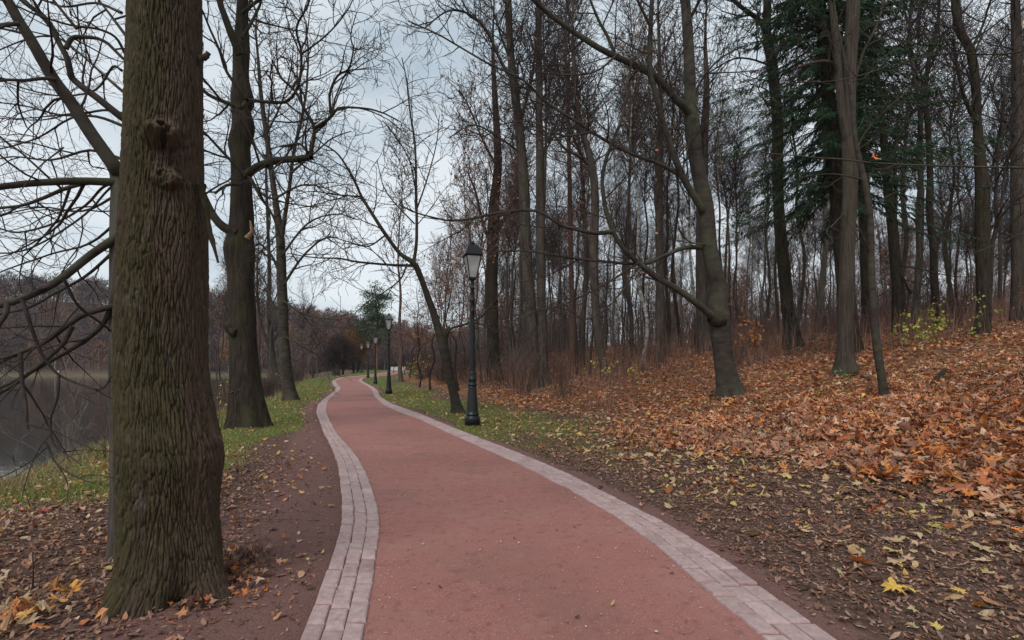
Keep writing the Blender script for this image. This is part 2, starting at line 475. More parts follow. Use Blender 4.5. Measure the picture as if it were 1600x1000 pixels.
class Wood:
    def __init__(self, seed):
        self.r = random.Random(seed); self.lv = [[] for _ in range(6)]; self.tips = []
    def spawn(self, pts, rad, lvl, P, L=None):
        r = self.r
        pts = [tuple(map(float, p)) for p in pts]
        seg = [math.dist(pts[i], pts[i + 1]) for i in range(len(pts) - 1)]
        tot = sum(seg) if L is None else L
        cum = [0]
        for s in seg: cum.append(cum[-1] + s)
        cnt = max(1, int(P['den'][lvl] * tot + r.random()))
        cnt = min(cnt, P.get('max', [60] * 6)[lvl])
        tmin = P['tmin'][lvl]; az = r.random() * 6.28
        for i in range(cnt):
            t = tmin + (1 - tmin) * (i + r.random()) / cnt
            s = t * cum[-1]; k = 0
            while k < len(seg) - 1 and cum[k + 1] < s: k += 1
            f = (s - cum[k]) / (seg[k] + 1e-9)
            a, b = pts[k], pts[k + 1]
            p = [a[j] + (b[j] - a[j]) * f for j in range(3)]
            tx = [(b[j] - a[j]) / (seg[k] + 1e-9) for j in range(3)]
            rp = rad[k] + (rad[k + 1] - rad[k]) * f
            az += 2.4 + r.gauss(0, .5)
            ref = (0, 0, 1) if abs(tx[2]) < .8 else (1, 0, 0)
            u = (tx[1] * ref[2] - tx[2] * ref[1], tx[2] * ref[0] - tx[0] * ref[2], tx[0] * ref[1] - tx[1] * ref[0])
            l = math.sqrt(u[0] ** 2 + u[1] ** 2 + u[2] ** 2) + 1e-9; u = [c / l for c in u]
            w = (tx[1] * u[2] - tx[2] * u[1], tx[2] * u[0] - tx[0] * u[2], tx[0] * u[1] - tx[1] * u[0])
            an = math.radians(P['ang'][lvl] + r.gauss(0, 11)); ca, sa = math.cos(an), math.sin(an); cz, sz = math.cos(az), math.sin(az)
            if P.get('flat'): cz *= (1 if lvl > 0 else 1); sz *= P['flat']
            d = [tx[j] * ca + (u[j] * cz + w[j] * sz) * sa for j in range(3)]
            ln = P['len'][lvl] * (1 - P.get('tap', .55) * t) * r.uniform(.6, 1.25)
            rr = min(rp * .72, P['rad'][lvl] * r.uniform(.75, 1.15))
            self.grow(p, d, ln, rr, lvl, P)
    def grow(self, p, d, L, r0, lvl, P):
        r = self.r; n = P['n'][lvl]; st = L / n; wig = P['wig'][lvl]; up = P['up'][lvl]; rm = P['rmin']
        pts = [tuple(p)]; rad = [max(r0, rm)]
        x, y, z = p; dx, dy, dz = d
        for i in range(n):
            dx += r.gauss(0, wig); dy += r.gauss(0, wig); dz += r.gauss(0, wig) + up
            l = math.sqrt(dx * dx + dy * dy + dz * dz) + 1e-9; dx /= l; dy /= l; dz /= l
            x += dx * st; y += dy * st; z += dz * st
            pts.append((x, y, z)); rad.append(max(r0 * (1 - .8 * (i + 1) / n), rm * (1 if i < n - 1 else .6)))
        self.lv[lvl].append((pts, rad))
        if lvl < P['depth'] - 1: self.spawn(pts, rad, lvl + 1, P, L)
        else: self.tips.append(pts[-1]); self.tips.append(pts[len(pts) // 2])
    def build(self, parent, mat_l, mat_t, sides=(6, 4, 3, 3, 3), name0='limb', limbs_separate=False):
        """level 0 as limbs, finer levels as the crown of twigs"""
        VV, FF = [], []; off = 0
        for k, lst in enumerate(self.lv):
            if not lst: continue
            v, f = tubes(lst, sides[min(k, len(sides) - 1)])
            VV.append(v); FF.append(f + off); off += len(v)
        if not VV: return None
        return mesh_np('crown', np.concatenate(VV), np.concatenate(FF), mat_t, parent)

def trunk_mesh(pts, rad, parent, mat, sides=14, name='trunk', flare=.0, lump=.05, seed=0, per=5):
    """one tube with uneven girth, flaring roots at the bottom; points relative to the thing's origin"""
    P, R = cr_smooth(pts, rad, per)
    n = len(P); T = np.gradient(P, axis=0); T /= np.linalg.norm(T, axis=1, keepdims=True)
    ref = np.array([0, 1., 0]) if abs(T[:, 1]).mean() < .7 else np.array([1., 0, 0])
    U = np.cross(T, ref); U /= np.linalg.norm(U, axis=1, keepdims=True); W = np.cross(T, U)
    th = np.arange(sides) * 2 * np.pi / sides
    s = np.concatenate([[0], np.cumsum(np.linalg.norm(np.diff(P, axis=0), axis=1))])
    TH, S = np.meshgrid(th, s)
    rng = np.random.default_rng(seed)
    ph = rng.random(3) * 6.28
    lob = .5 + .5 * np.cos(TH * 5 + ph[0] + .8 * np.cos(TH * 2 + ph[1]))
    r0 = R[0]
    k = 1 + lump * (vnoise(np.cos(TH) * 1.6 + 7 + seed, S / max(r0 * 2.2, .05) + np.sin(TH) * 1.6) - .5) * 2
    k += flare * np.exp(-S / (r0 * 1.6)) * (.45 + .9 * lob)
    RR = R[:, None] * k
    V = P[:, None, :] + RR[..., None] * (U[:, None, :] * np.cos(TH)[..., None] + W[:, None, :] * np.sin(TH)[..., None])
    q = np.arange(n - 1)[:, None] * sides + np.arange(sides)[None]
    q2 = np.arange(n - 1)[:, None] * sides + (np.arange(sides)[None] + 1) % sides
    Fc = np.stack([q, q2, q2 + sides, q + sides], -1).reshape(-1, 4)
    return mesh_np(name, V.reshape(-1, 3), Fc, mat, parent), P, R

def leaf_cards(points, rng, size, cols, jit=.05):
    """small curled leaves (4 triangles each), hanging on twigs"""
    n = len(points); p = np.asarray(points, float) + rng.normal(0, jit, (n, 3))
    tpl = np.array([[0, 0, 0], [-.5, .45, .12], [0, .55, -.08], [.5, .45, .12], [0, 1.1, .05]])
    fc = np.array([[0, 2, 1], [0, 3, 2], [1, 2, 4], [2, 3, 4]])
    A = rng.normal(size=(n, 3, 3)); Q, _ = np.linalg.qr(A)
    s = size * rng.uniform(.6, 1.3, n)
    V = (tpl[None] * s[:, None, None]) @ Q + p[:, None]
    Fc = (fc[None] + (np.arange(n) * 5)[:, None, None]).reshape(-1, 3)
    c = np.asarray(cols)[rng.integers(0, len(cols), n)] * rng.uniform(.7, 1.25, (n, 1))
    return V.reshape(-1, 3), Fc, np.repeat(c, 5, 0)

# ------------------------------------------------------------------ traced trees
def tr(pts, d0, d1, w0, w1, base, e=1.0):
    n = len(pts); out = []; rad = []
    for i, (px, py) in enumerate(pts):
        t = i / (n - 1); d = d0 + (d1 - d0) * t
        out.append(unproj(px, py, d) - base); rad.append((w0 + (w1 - w0) * t ** e) / 2 * d / F / (1 + ((px - 800) / F) ** 2) ** .3)
    return np.array(out), np.array(rad)

def trw(pts, d0, d1, base):
    """points with their own widths: (px, py, w)"""
    n = len(pts); out = []; rad = []
    for i, (px, py, w) in enumerate(pts):
        d = d0 + (d1 - d0) * i / (n - 1)
        out.append(unproj(px, py, d) - base); rad.append(w / 2 * d / F / math.sqrt(1 + ((px - 800) / F) ** 2))
    return np.array(out), np.array(rad)

def limbs(root, base, specs, mat, wood, P, sides=8):
    """specs: (points, d0, d1, w0, w1); each a limb part of its own, with twigs grown from it"""
    for sp in specs:
        pts, d0, d1, w0, w1 = sp[:5]
        p, r = tr(pts, d0, d1, w0, w1, base, .8)
        p, r = cr_smooth(p, r, 4)
        p = p + np.cumsum(NPR.normal(0, .0022 * (d0 + d1) / 8, p.shape), 0) * np.linspace(0, 1, len(p))[:, None]
        v, f = tubes([(p, r)], sides)
        mesh_np('limb', v, f, mat, root)
        if wood is not None: wood.spawn(p, r, 0, sp[5] if len(sp) > 5 else P)

def PD(den, ln, rad, rmin, depth=3, ang=(52, 48, 42, 40), n=(8, 6, 5, 4), wig=(.12, .15, .17, .2), up=(.05, .06, .06, .05), tmin=(.18, .15, .15, .2), **k):
    return dict(den=den, len=ln, rad=rad, rmin=rmin, depth=depth, ang=ang, n=n, wig=wig, up=up, tmin=tmin, **k)

def vor2(u, v, nu, seed):
    """F2-F1 of a jittered grid, periodic in u with nu cells"""
    iu = np.floor(u); iv = np.floor(v)
    f1 = np.full(u.shape, 9.0); f2 = f1.copy()
    for a in (-1, 0, 1):
        for b in (-1, 0, 1):
            cu = iu + a; cv = iv + b; cm = np.mod(cu, nu)
            du = cu + hash2(cm, cv, seed) - u; dv = cv + hash2(cm, cv, seed + 77) - v
            d = np.sqrt(du * du + dv * dv)
            nf1 = np.minimum(f1, d); f2 = np.minimum(f2, np.maximum(f1, d)); f1 = nf1
    return f2 - f1

def build_big_linden():
    dc = 3.45
    prof = [(985, 138, 350), (960, 150, 352), (930, 162, 350), (900, 170, 352), (860, 176, 350), (800, 178, 345), (750, 177, 349), (715, 176, 354), (690, 176, 350), (650, 176, 341), (600, 175, 331), (560, 175, 328), (500, 175, 328), (400, 178, 329), (350, 181, 328), (300, 185, 322), (200, 190, 320), (100, 194, 319), (0, 197, 318), (-200, 205, 312), (-500, 213, 306), (-900, 218, 300)]
    zz = np.array([CAMH + (HZ - a[0]) / F * dc for a in prof])
    aL = np.array([math.atan((a[1] - 800) / F) for a in prof]); aR = np.array([math.atan((a[2] - 800) / F) for a in prof])
    mid, hf = (aL + aR) / 2, (aR - aL) / 2                  # a round trunk seen off the axis: its edges are two angles
    xc = dc * np.tan(mid); rc = dc / np.cos(mid) * np.sin(hf); xl, xr = xc - rc, xc + rc
    base = np.array([(xl[4] + xr[4]) / 2, dc, 0.0]); base[2] = gz(base[0], base[1])
    z = np.concatenate([np.arange(-.25, 4.15, .0085), np.arange(4.2, 8.0, .06)])
    nt_ = 640
    th = np.arange(nt_) * 2 * np.pi / nt_
    TH, Z = np.meshgrid(th, z)
    cx = np.interp(Z, zz, (xl + xr) / 2); r = np.interp(Z, zz, (xr - xl) / 2) * .975
    k = np.ones_like(Z)
    lob = np.cos(TH * 4 + .6) * .5 + np.cos(TH * 7 + 2) * .3
    k += .05 * lob * np.exp(-np.maximum(Z, 0) / .9) + .46 * (lob + .26) * np.exp(-np.maximum(Z, 0) / .14)
    k += .03 * np.cos(TH * 3 + Z * .7) + .015 * np.cos(TH * 5 - Z * 1.3)
    # interlaced bark ridges
    wa = (fbm(np.cos(TH) * 2 + 9, Z * 1.6 + np.sin(TH) * 2, 3, 50) - .5)
    nu = 98
    u = TH / (2 * np.pi) * nu + wa * 4.6
    vv = Z * 4.8
    v1 = vor2(u, vv + wa * 2, nu, 5)
    v2 = vor2(u * .9 + 3, Z * 16 + wa * 5, 0.9 * nu, 8)
    ridge = sstep(v1, .02, .24) * .86 + sstep(v2, 0, .25) * .14
    fine2 = fbm(np.cos(TH) * 90, Z * 30 + np.sin(TH) * 90, 2, 61)
    fine = fbm(np.cos(TH) * 40, Z * 28 + np.sin(TH) * 40, 3, 60)
    # burls towards the camera (theta of the camera direction = -pi/2)
    disp = .019 * (ridge - .85) + .010 * (fine - .5) + .007 * (fine2 - .5)
    def burl(px, py, rw, rh, amp):
        zc = CAMH + (HZ - py) / F * (dc - .3); xc = (px - 800) / F * (dc - .3) - float(np.interp(zc, zz, (xl + xr) / 2)); rr = float(np.interp(zc, zz, (xr - xl) / 2))
        t0 = -math.acos(max(-1, min(1, xc / rr)))
        dd = ((np.angle(np.exp(1j * (TH - t0))) * rr) / rw) ** 2 + ((Z - zc) / rh) ** 2
        return amp * np.exp(-dd ** 1.3), dd
    b1, q1 = burl(236, 198, .095, .095, .13); b2, q2 = burl(241, 268, .075, .065, .10); b3, q3 = burl(300, 700, .07, .06, .02)
    nb = fbm(TH * 5.5 + 3, Z * 13, 4, 55) - .5
    swirl = (.11 * nb + .012 * np.sin(np.sqrt(q1) * 7 + 14 * nb)) * np.exp(-q1 * .7) + (.09 * nb + .010 * np.sin(np.sqrt(q2) * 7 + 14 * nb)) * np.exp(-q2 * .7)
    hole = -.07 * np.exp(-np.maximum(q1 + 2.2 * nb, 0) * 9) - .05 * np.exp(-np.maximum(q2 + 2.2 * nb, 0) * 8) - .02 * np.exp(-(q1 - 1.3) ** 2 * 3) - .016 * np.exp(-(q2 - 1.4) ** 2 * 3)
    supp = 1 - .5 * np.exp(-q1) - .5 * np.exp(-q2)
    rad = r * k + disp * supp + b1 + b2 + b3 + swirl + hole
    flat = .97
    X = cx + rad * np.cos(TH); Y = dc + rad * np.sin(TH) * flat
    Y = Y + .0 * Z
    V = np.stack([X.ravel() - base[0], Y.ravel() - base[1], Z.ravel() - base[2]], 1)
    n = len(z)
    q = np.arange(n - 1)[:, None] * nt_ + np.arange(nt_)[None]; qn = np.arange(n - 1)[:, None] * nt_ + (np.arange(nt_)[None] + 1) % nt_
    Fc = np.stack([q, qn, qn + nt_, q + nt_], -1).reshape(-1, 4)
    # colour: brown bark, green algae in drifting patches, pinkish brown on the far flank
    g = sstep(fbm(np.cos(TH) * 1.5 + 3, Z * .8 + np.sin(TH), 4, 70) + .16 * np.cos(TH + 1.9), .42, .68)
    pk = sstep(np.cos(TH + .35), .45, .95) * sstep(fbm(np.cos(TH) * 2, Z * .7, 3, 80), .3, .6)
    cb = np.stack([.108 + 0 * Z, .080 + 0 * Z, .054 + 0 * Z], -1)
    cg = np.array([.105, .092, .042]); cp = np.array([.16, .105, .08])
    col = cb * (1 - .55 * g[..., None]) + cg * .55 * g[..., None]
    col = col * (1 - .45 * pk[..., None]) + cp * .45 * pk[..., None]
    li = sstep(fbm(np.cos(TH) * 9, Z * 9 + np.sin(TH) * 9, 3, 90), .70, .8) * .35
    col = col * (1 - li[..., None]) + np.array([.24, .22, .19]) * li[..., None]
    crk = sstep(fbm(TH * 9, Z * 7, 3, 95), .55, .75)[..., None]
    col = col * (1 - .35 * crk) + np.array([.085, .092, .034]) * .35 * crk
    col = col * (.36 + .36 * fine[..., None])
    m, nt, b = newmat('linden_bark')
    a = attr(nt, 'Col').outputs['Color']
    v = scaled(nt, 'Object', (60, 60, 22)); nz = noise(nt, v, 1, 5, .7)
    c = mixc(nt, .8, a, ramp(nt, nz, [(.3, (.6, .6, .6)), (.7, (1.35, 1.3, 1.3))]), 'MULTIPLY')
    nt.links.new(c, b.inputs['Base Color']); b.inputs['Roughness'].default_value = .95; b.inputs['Specular IOR Level'].default_value = .12
    bump(nt, b, nz, .7, .006)
    root = thing('linden_tree', base, 'thick linden with furrowed greenish brown bark and two burls beside the red path', 'tree')
    mesh_np('trunk', V, Fc, m, root, col=col.reshape(-1, 3))
    # torn mossy strip on the flank and a stub
    def part(name, pts, d0, d1, w0, w1, mat):
        p, rr = tr(pts, d0, d1, w0, w1, base); p, rr = cr_smooth(p, rr, 4)
        rr = rr * (1 + .25 * np.random.default_rng(3).normal(size=len(rr)) * .5)
        vv_, ff = tubes([(p, rr)], 7); return mesh_np(name, vv_, ff, mat, root)
    M['moss'] = plain('mossy_bark', (.028, .024, .013), .95, .1, .5, 25)
    part('torn_strip', [(314, 290), (322, 328), (329, 364), (341, 410)], 3.4, 3.35, 15, 4, M['moss'])
    part('stub', [(314, 92), (322, 88), (326, 82)], 3.45, 3.45, 12, 9, M['bark_hero'])
    # crown above the picture: limbs that also carry the twigs seen at its upper edge
    w = Wood(5)
    P = PD((1.6, 2.4, 3.2), (1.7, .8, .4), (.03, .012, .006), .003, 3, max=(16, 9, 6))
    for az, h, L in ((.3, 5.2, 3.4), (2.3, 5.0, 3.5), (4.3, 5.9, 3.0), (5.6, 6.4, 3.2), (1.3, 6.8, 3.2), (3.4, 7.2, 3.0)):
        w.grow((cx[0, 0] * 0 + (float(np.interp(h, zz, (xl + xr) / 2)) - base[0]), 0, h - base[2]), (math.cos(az) * .8, math.sin(az) * .8, .5), L, .09, 0, P)
    w.build(root, None, M['twig'])
    # brown sucker shoots round the foot
    w2 = Wood(9); P2 = PD((0, 0), (.2, .1), (.002, .001), .0012, 1, n=(4, 3), wig=(.2, .2), up=(.1, .1))
    rr = random.Random(4)
    for i in range(230):
        t = rr.random()
        if t < .62: px, py = rr.gauss(375, 28), rr.gauss(880, 17)
        elif t < .9: px, py = rr.gauss(300, 32), rr.gauss(925, 12)
        else: px, py = rr.gauss(165, 20), rr.gauss(850, 40)
        x, y, zt = hit(px, py)
        w2.grow((x - base[0], y - base[1], gz(x, y) - .01 - base[2]), (rr.gauss(0, .35), rr.gauss(0, .35), 1), rr.uniform(.05, .17), .0028, 0, P2)
    w2.build(root, None, M['twig_red'], sides=(4,))
    root.children[-1].name = 'sucker_shoots'
    return root

def build_side_linden():
    """slender tree standing behind the thick one, whose limbs fill the picture's upper corner"""
    d = 4.0
    x = (192 - 800) / F * d; base = np.array([x, d + .15, 0]); base[2] = gz(x, d + .15)
    root = thing('linden_tree', base, 'slim grey linden close behind the thick trunk with long limbs reaching over the lake', 'tree')
    t, r = trw([(196, 868, 60), (196, 820, 52), (196, 700, 50), (195, 560, 50), (194, 420, 48), (193, 340, 45), (190, 295, 36), (183, 268, 28), (174, 253, 25)], d + .15, d, base)
    trunk_mesh(t, r, root, M['bark_grey'], 18, flare=.1, lump=.06, seed=3)
    w = Wood(11)
    P = PD((3.6, 4.2, 5.5), (1.25, .62, .28), (.011, .0055, .0034), .0019, 3, max=(30, 13, 9), up=(.03, .03, .03), wig=(.14, .18, .2))
    PT = PD((3.4, 4.4, 5), (.8, .36, .16), (.007, .0035, .002), .0017, 3, max=(22, 10, 6), up=(.0, .02, .02))
    limbs(root, base, [
        ([(184, 268), (176, 256), (144, 210), (114, 162), (90, 129), (72, 99), (51, 60), (33, 30), (14, -5), (-20, -70)], 4.0, 3.6, 27, 17, P),
        ([(183, 285), (120, 283), (50, 287), (0, 294), (-60, 303)], 4.0, 3.5, 15, 11, P),
        ([(185, 288), (150, 285), (110, 293), (70, 310), (30, 322), (-30, 326)], 4.0, 4.3, 9, 5, P),
        ([(190, 366), (140, 400), (90, 440), (40, 465), (0, 478), (-50, 494)], 4.0, 3.5, 15, 11, PT),
        ([(190, 476), (170, 480), (133, 491), (110, 505), (69, 535), (32, 551), (0, 565), (-40, 585)], 4.0, 3.7, 12, 7, PT),
        ([(180, 450), (172, 482), (159, 508), (129, 535), (74, 567), (28, 593), (0, 606), (-40, 622)], 4.0, 3.9, 9, 6, PT),
        ([(113, 510), (99, 537), (69, 565), (28, 597), (0, 615), (-30, 628)], 3.85, 3.7, 8, 5, PT),
        ([(190, 380), (168, 402), (133, 432), (92, 455), (46, 480), (0, 491), (-30, 500)], 4.1, 4.4, 6, 4, PT),
        ([(34, 466), (55, 528), (69, 558), (92, 586), (133, 604), (161, 609), (176, 588)], 3.55, 3.7, 7, 3, PT),
        ([(92, 586), (90, 620), (79, 657), (83, 694), (106, 712), (128, 726)], 3.62, 3.5, 5, 2, PT),
        ([(32, 551), (34, 593), (41, 639), (44, 675), (69, 689), (87, 721), (113, 742), (150, 755)], 3.75, 3.5, 8, 2, PT),
        ([(12, 474), (8, 492), (-4, 515), (-20, 560)], 3.5, 3.4, 10, 6),
        ([(99, 434), (122, 478), (156, 505), (176, 521)], 3.6, 3.9, 6, 4),
        ([(178, 285), (159, 294), (133, 321), (83, 349), (28, 363), (0, 358), (-30, 352)], 4.05, 4.5, 5, 3, P),
        ([(176, 290), (163, 303), (133, 335), (69, 377), (28, 393), (-20, 396)], 4.05, 4.2, 4, 3, P),
        ([(86, 124), (66, 122), (40, 124), (0, 123), (-40, 128)], 3.78, 3.5, 7, 5, P),
        ([(30, 37), (5, 40), (-20, 44)], 3.6, 3.5, 9, 7),
        ([(205, 190), (190, 183), (156, 156), (120, 129), (111, 117), (105, 90), (90, 60), (72, 28), (39, 3), (20, -20)], 4.4, 4.2, 14, 8, P),
        ([(103, 76), (112, 60), (130, 58), (160, 63), (190, 92)], 4.25, 4.3, 9, 5, PT),
        ([(196, 85), (180, 58), (150, 45), (110, 40), (60, 25), (20, 8), (-20, -10)], 4.5, 4.0, 5, 3, P),
        ([(120, 45), (100, 20), (78, -10), (60, -50)], 4.1, 4.0, 6, 4, P),
        ([(100, 230), (60, 262), (30, 300)], 3.0, 2.9, 3, 1.6, PT),
        ([(195, 178), (160, 172), (110, 185), (60, 215), (10, 230), (-30, 238)], 4.6, 4.9, 5, 2, P),
        ([(200, 200), (150, 182), (90, 180), (30, 165), (-30, 160)], 4.8, 5.6, 6, 2, P),
        ([(200, 150), (165, 120), (120, 80), (85, 60), (40, 65), (-20, 90)], 4.8, 5.8, 6, 2, P),
        ([(200, 60), (170, 20), (140, -20), (100, -70)], 4.8, 5.4, 6, 2, P),
        ([(195, 250), (140, 235), (80, 250), (20, 245), (-40, 260)], 4.6, 5.8, 6, 2, P),
        ([(190, 300), (130, 330), (60, 325), (-20, 345)], 4.5, 6.0, 5, 2, P),
        ([(190, 20), (150, 5), (100, 12), (50, -5), (-10, 5)], 4.6, 5.6, 5, 2, P),
        ([(190, 340), (140, 380), (80, 395), (10, 420), (-30, 440)], 4.4, 5.6, 5, 2, PT),
        ([(190, 110), (176, 105), (150, 140), (100, 150), (40, 140), (-20, 120)], 4.6, 5.0, 5, 2, P),
    ], M['bark_smooth'], w, P)
    w.build(root, None, M['twig'])

def build_gnarled_linden():
    bx, by, bz = hit(389, 668); d = by
    base = np.array([bx, by, bz])
    root = thing('linden_tree', base, 'gnarled dark linden on the grass with knobbly trunk and a bent mossy limb', 'tree')
    t, r = trw([(389, 672, 50), (387, 640, 49), (383, 600, 47), (380, 540, 43), (378, 480, 42), (376, 430, 43), (374, 392, 48), (376, 366, 40), (378, 330, 37), (376, 250, 33), (374, 225, 36), (380, 200, 38), (376, 172, 32), (378, 155, 38), (376, 120, 27), (377, 75, 27), (378, 60, 23), (379, 0, 18), (382, -100, 15), (378, -250, 10), (384, -360, 5)], d, d + .6, base)
    trunk_mesh(t, r, root, M['bark_dark'], 28, flare=.55, lump=.10, seed=8, per=6)
    w = Wood(21)
    P = PD((2.4, 3.0, 3.8), (2.3, 1.1, .52), (.03, .014, .008), .0058, 3, max=(22, 13, 9), up=(.02, .03, .04), wig=(.16, .2, .22))
    d = float(d)
    limbs(root, base, [
        ([(376, 85), (365, 62), (352, 30), (338, -10), (322, -80), (300, -180)], d, d - .8, 17, 6, P),
        ([(384, 275), (400, 262), (420, 253), (443, 248), (465, 246), (487, 242)], d - .2, d - 1.4, 14, 10),
        ([(485, 244), (491, 202), (476, 172), (460, 143), (439, 122), (425, 95)], d - 1.4, d - 1.6, 7, 3, P),
        ([(490, 202), (514, 185), (529, 170), (560, 170), (594, 176), (622, 190)], d - 1.4, d - 2.0, 6, 2, P),
        ([(518, 181), (515, 147), (527, 118), (544, 107), (552, 76), (548, 50), (556, 15)], d - 1.5, d - 2.2, 5, 1.5, P),
        ([(481, 238), (468, 225), (450, 228), (436, 230)], d - 1.3, d - .8, 5, 3, P),
        ([(385, 156), (426, 160), (451, 157), (468, 130), (472, 84), (466, 46), (485, 8), (492, -40)], d - .1, d - 1.5, 6, 3, P),
        ([(385, 155), (355, 113), (342, 76), (325, 38), (310, 0)], d - .2, d - .9, 6, 3, P),
        ([(384, 160), (375, 168), (346, 157), (321, 143), (290, 110)], d - .3, d - .8, 8, 5, P),
        ([(372, 366), (342, 349), (321, 311), (300, 250), (285, 180)], d, d + .4, 17, 8, P),
        ([(385, 273), (394, 283), (409, 311), (426, 336), (440, 372)], d - .2, d - .8, 8, 3, P),
        ([(384, 275), (350, 240), (321, 210), (290, 180)], d - .3, d - 1, 6, 3, P),
        ([(378, 288), (355, 290), (338, 303)], d - .2, d - .5, 6, 4),
        ([(472, 84), (510, 55), (540, 20), (560, -20)], d - 1.2, d - 2, 3, 1.6, P),
        ([(378, 60), (395, 30), (408, 0), (415, -50)], d, d + .5, 6, 3, P),
        ([(378, 20), (430, -20), (470, -60)], d + .3, d, 6, 3, P), ([(380, -60), (340, -120), (310, -200)], d + .4, d, 6, 3, P),
        ([(380, -120), (430, -200), (460, -290)], d + .4, d, 6, 3, P),
    ], M['bark_dark'], w, P)
    w.spawn(t[12:], r[12:], 0, dict(P, max=(16, 9, 6)))
    w.build(root, None, M['twig'])
    p, rr = tr([(386, 372), (394, 362), (391, 345)], d - .35, d - .38, 10, 3, base); v, f = tubes([(p, rr)], 7); mesh_np('broken_stub', v, f, M['broken'], root)
    p, rr = tr([(368, 520), (359, 516), (354, 508)], d - .2, d - .25, 16, 11, base); v, f = tubes([cr_smooth(p, rr, 3)], 9); mesh_np('knob', v, f, M['bark_dark'], root)

def build_forked_tree():
    bx, by, bz = hit(452, 626); d = by; base = np.array([bx, by, bz])
    root = thing('linden_tree', base, 'straight brown tree forking high up beside the lake, behind the gnarled one', 'tree')
    t, r = trw([(454, 628, 21), (450, 600, 19), (446, 560, 18), (443, 520, 17), (442, 480, 17), (440, 430, 16), (439, 395, 15), (437, 365, 14), (430, 310, 10), (423, 260, 9), (416, 210, 8), (408, 150, 7), (404, 100, 5), (400, 50, 3), (402, 20, 2)], d, d + .5, base)
    trunk_mesh(t, r, root, M['bark_smooth'], 16, flare=.55, lump=.05, seed=12)
    w = Wood(31)
    P = PD((1.7, 2.4, 3.2), (3.3, 1.6, .75), (.035, .018, .011), .0085, 3, max=(22, 12, 8), up=(.04, .03, .02), wig=(.13, .17, .2))
    limbs(root, base, [
        ([(438, 385), (444, 345), (452, 290), (458, 240), (470, 190), (478, 150), (482, 90), (478, 40)], d, d - .8, 9, 2.5, P),
        ([(443, 445), (470, 405), (490, 385), (512, 372), (530, 372)], d, d - 1.2, 5, 2, P),
        ([(441, 440), (425, 400), (405, 382), (393, 388)], d, d + 1, 5, 3, P),
        ([(443, 470), (470, 488), (500, 500), (528, 520)], d, d - 1.5, 4, 1.5, P),
        ([(442, 500), (425, 470), (415, 440), (402, 420)], d, d + .5, 4, 2, P),
        ([(430, 310), (470, 290), (510, 295), (545, 310)], d, d - 2, 4, 1.5, P),
        ([(424, 260), (400, 230), (385, 190), (375, 150)], d, d + 1, 4, 2, P),
        ([(455, 270), (490, 240), (520, 215), (548, 205)], d - .5, d - 2, 4, 1.5, P),
        ([(440, 400), (480, 350), (525, 335), (560, 345)], d, d - 1.5, 4, 1.5, P),
        ([(443, 525), (480, 545), (510, 570)], d, d - 1, 2.5, 1.2, P),
        ([(416, 210), (440, 160), (455, 110), (460, 70)], d, d - 1, 4, 1.5, P),
    ], M['bark_smooth'], w, P, 6)
    w.spawn(t[7:], r[7:], 0, P)
    w.build(root, None, M['twig'])

def build_young_maple():
    bx, by, bz = hit(714, 646); d = by; base = np.array([bx, by, bz])
    root = thing('maple_tree', base, 'young bare tree leaning over the path just before the front lamp post', 'tree')
    t, r = trw([(716, 648, 19), (712, 628, 15), (706, 602, 14), (692, 545, 13), (680, 497, 12), (668, 463, 10), (656, 430, 9.5), (646, 411, 9), (625, 396, 6.5), (603, 367, 6), (586, 341, 5.5), (565, 307, 4.5), (553, 281, 4), (529, 242, 3), (500, 221, 2.2), (470, 190, 1.5)], d, d - 3.0, base)
    trunk_mesh(t, r, root, M['bark_smooth'], 14, flare=.5, lump=.05, seed=14)
    w = Wood(41)
    P = PD((2.3, 2.8, 3.4), (2.2, 1.1, .52), (.018, .011, .007), .0058, 3, max=(24, 12, 8), up=(.02, .03, .03), wig=(.1, .14, .18))
    limbs(root, base, [
        ([(646, 413), (651, 372), (650, 300), (648, 228), (641, 180), (636, 130), (628, 90)], d - 1, d - 1, 6, 1.5, P),
        ([(716, 640), (709, 612), (705, 593), (699, 554), (696, 523), (701, 515)], d + .05, d - .1, 9, 5),
        ([(698, 523), (706, 513), (730, 506), (754, 494), (775, 470), (790, 440)], d - .2, d - .8, 5, 2, P),
        ([(646, 415), (610, 414), (557, 409), (529, 403), (490, 402), (450, 395)], d - .9, d - 3, 5, 1.6, P),
        ([(636, 412), (627, 434), (605, 453), (572, 473), (545, 500)], d - 1, d - 2.5, 3, 1.3, P),
        ([(603, 367), (575, 385), (545, 380), (510, 372)], d - 1.5, d - 3, 3, 1.2, P),
        ([(650, 300), (640, 250), (620, 215), (600, 190)], d - 1, d - 2, 2.5, 1.2, P),
        ([(650, 330), (668, 280), (682, 230), (688, 180)], d - 1, d - 1, 3, 1.2, P),
        ([(565, 307), (530, 305), (490, 300), (460, 305)], d - 2, d - 3.5, 3, 1.2, P),
        ([(648, 350), (620, 320), (600, 290), (592, 250)], d - 1, d - 1.5, 2.5, 1.2, P),
    ], M['bark_smooth'], w, P, 6)
    w.spawn(t[7:], r[7:], 0, P)
    w.build(root, None, M['twig'])

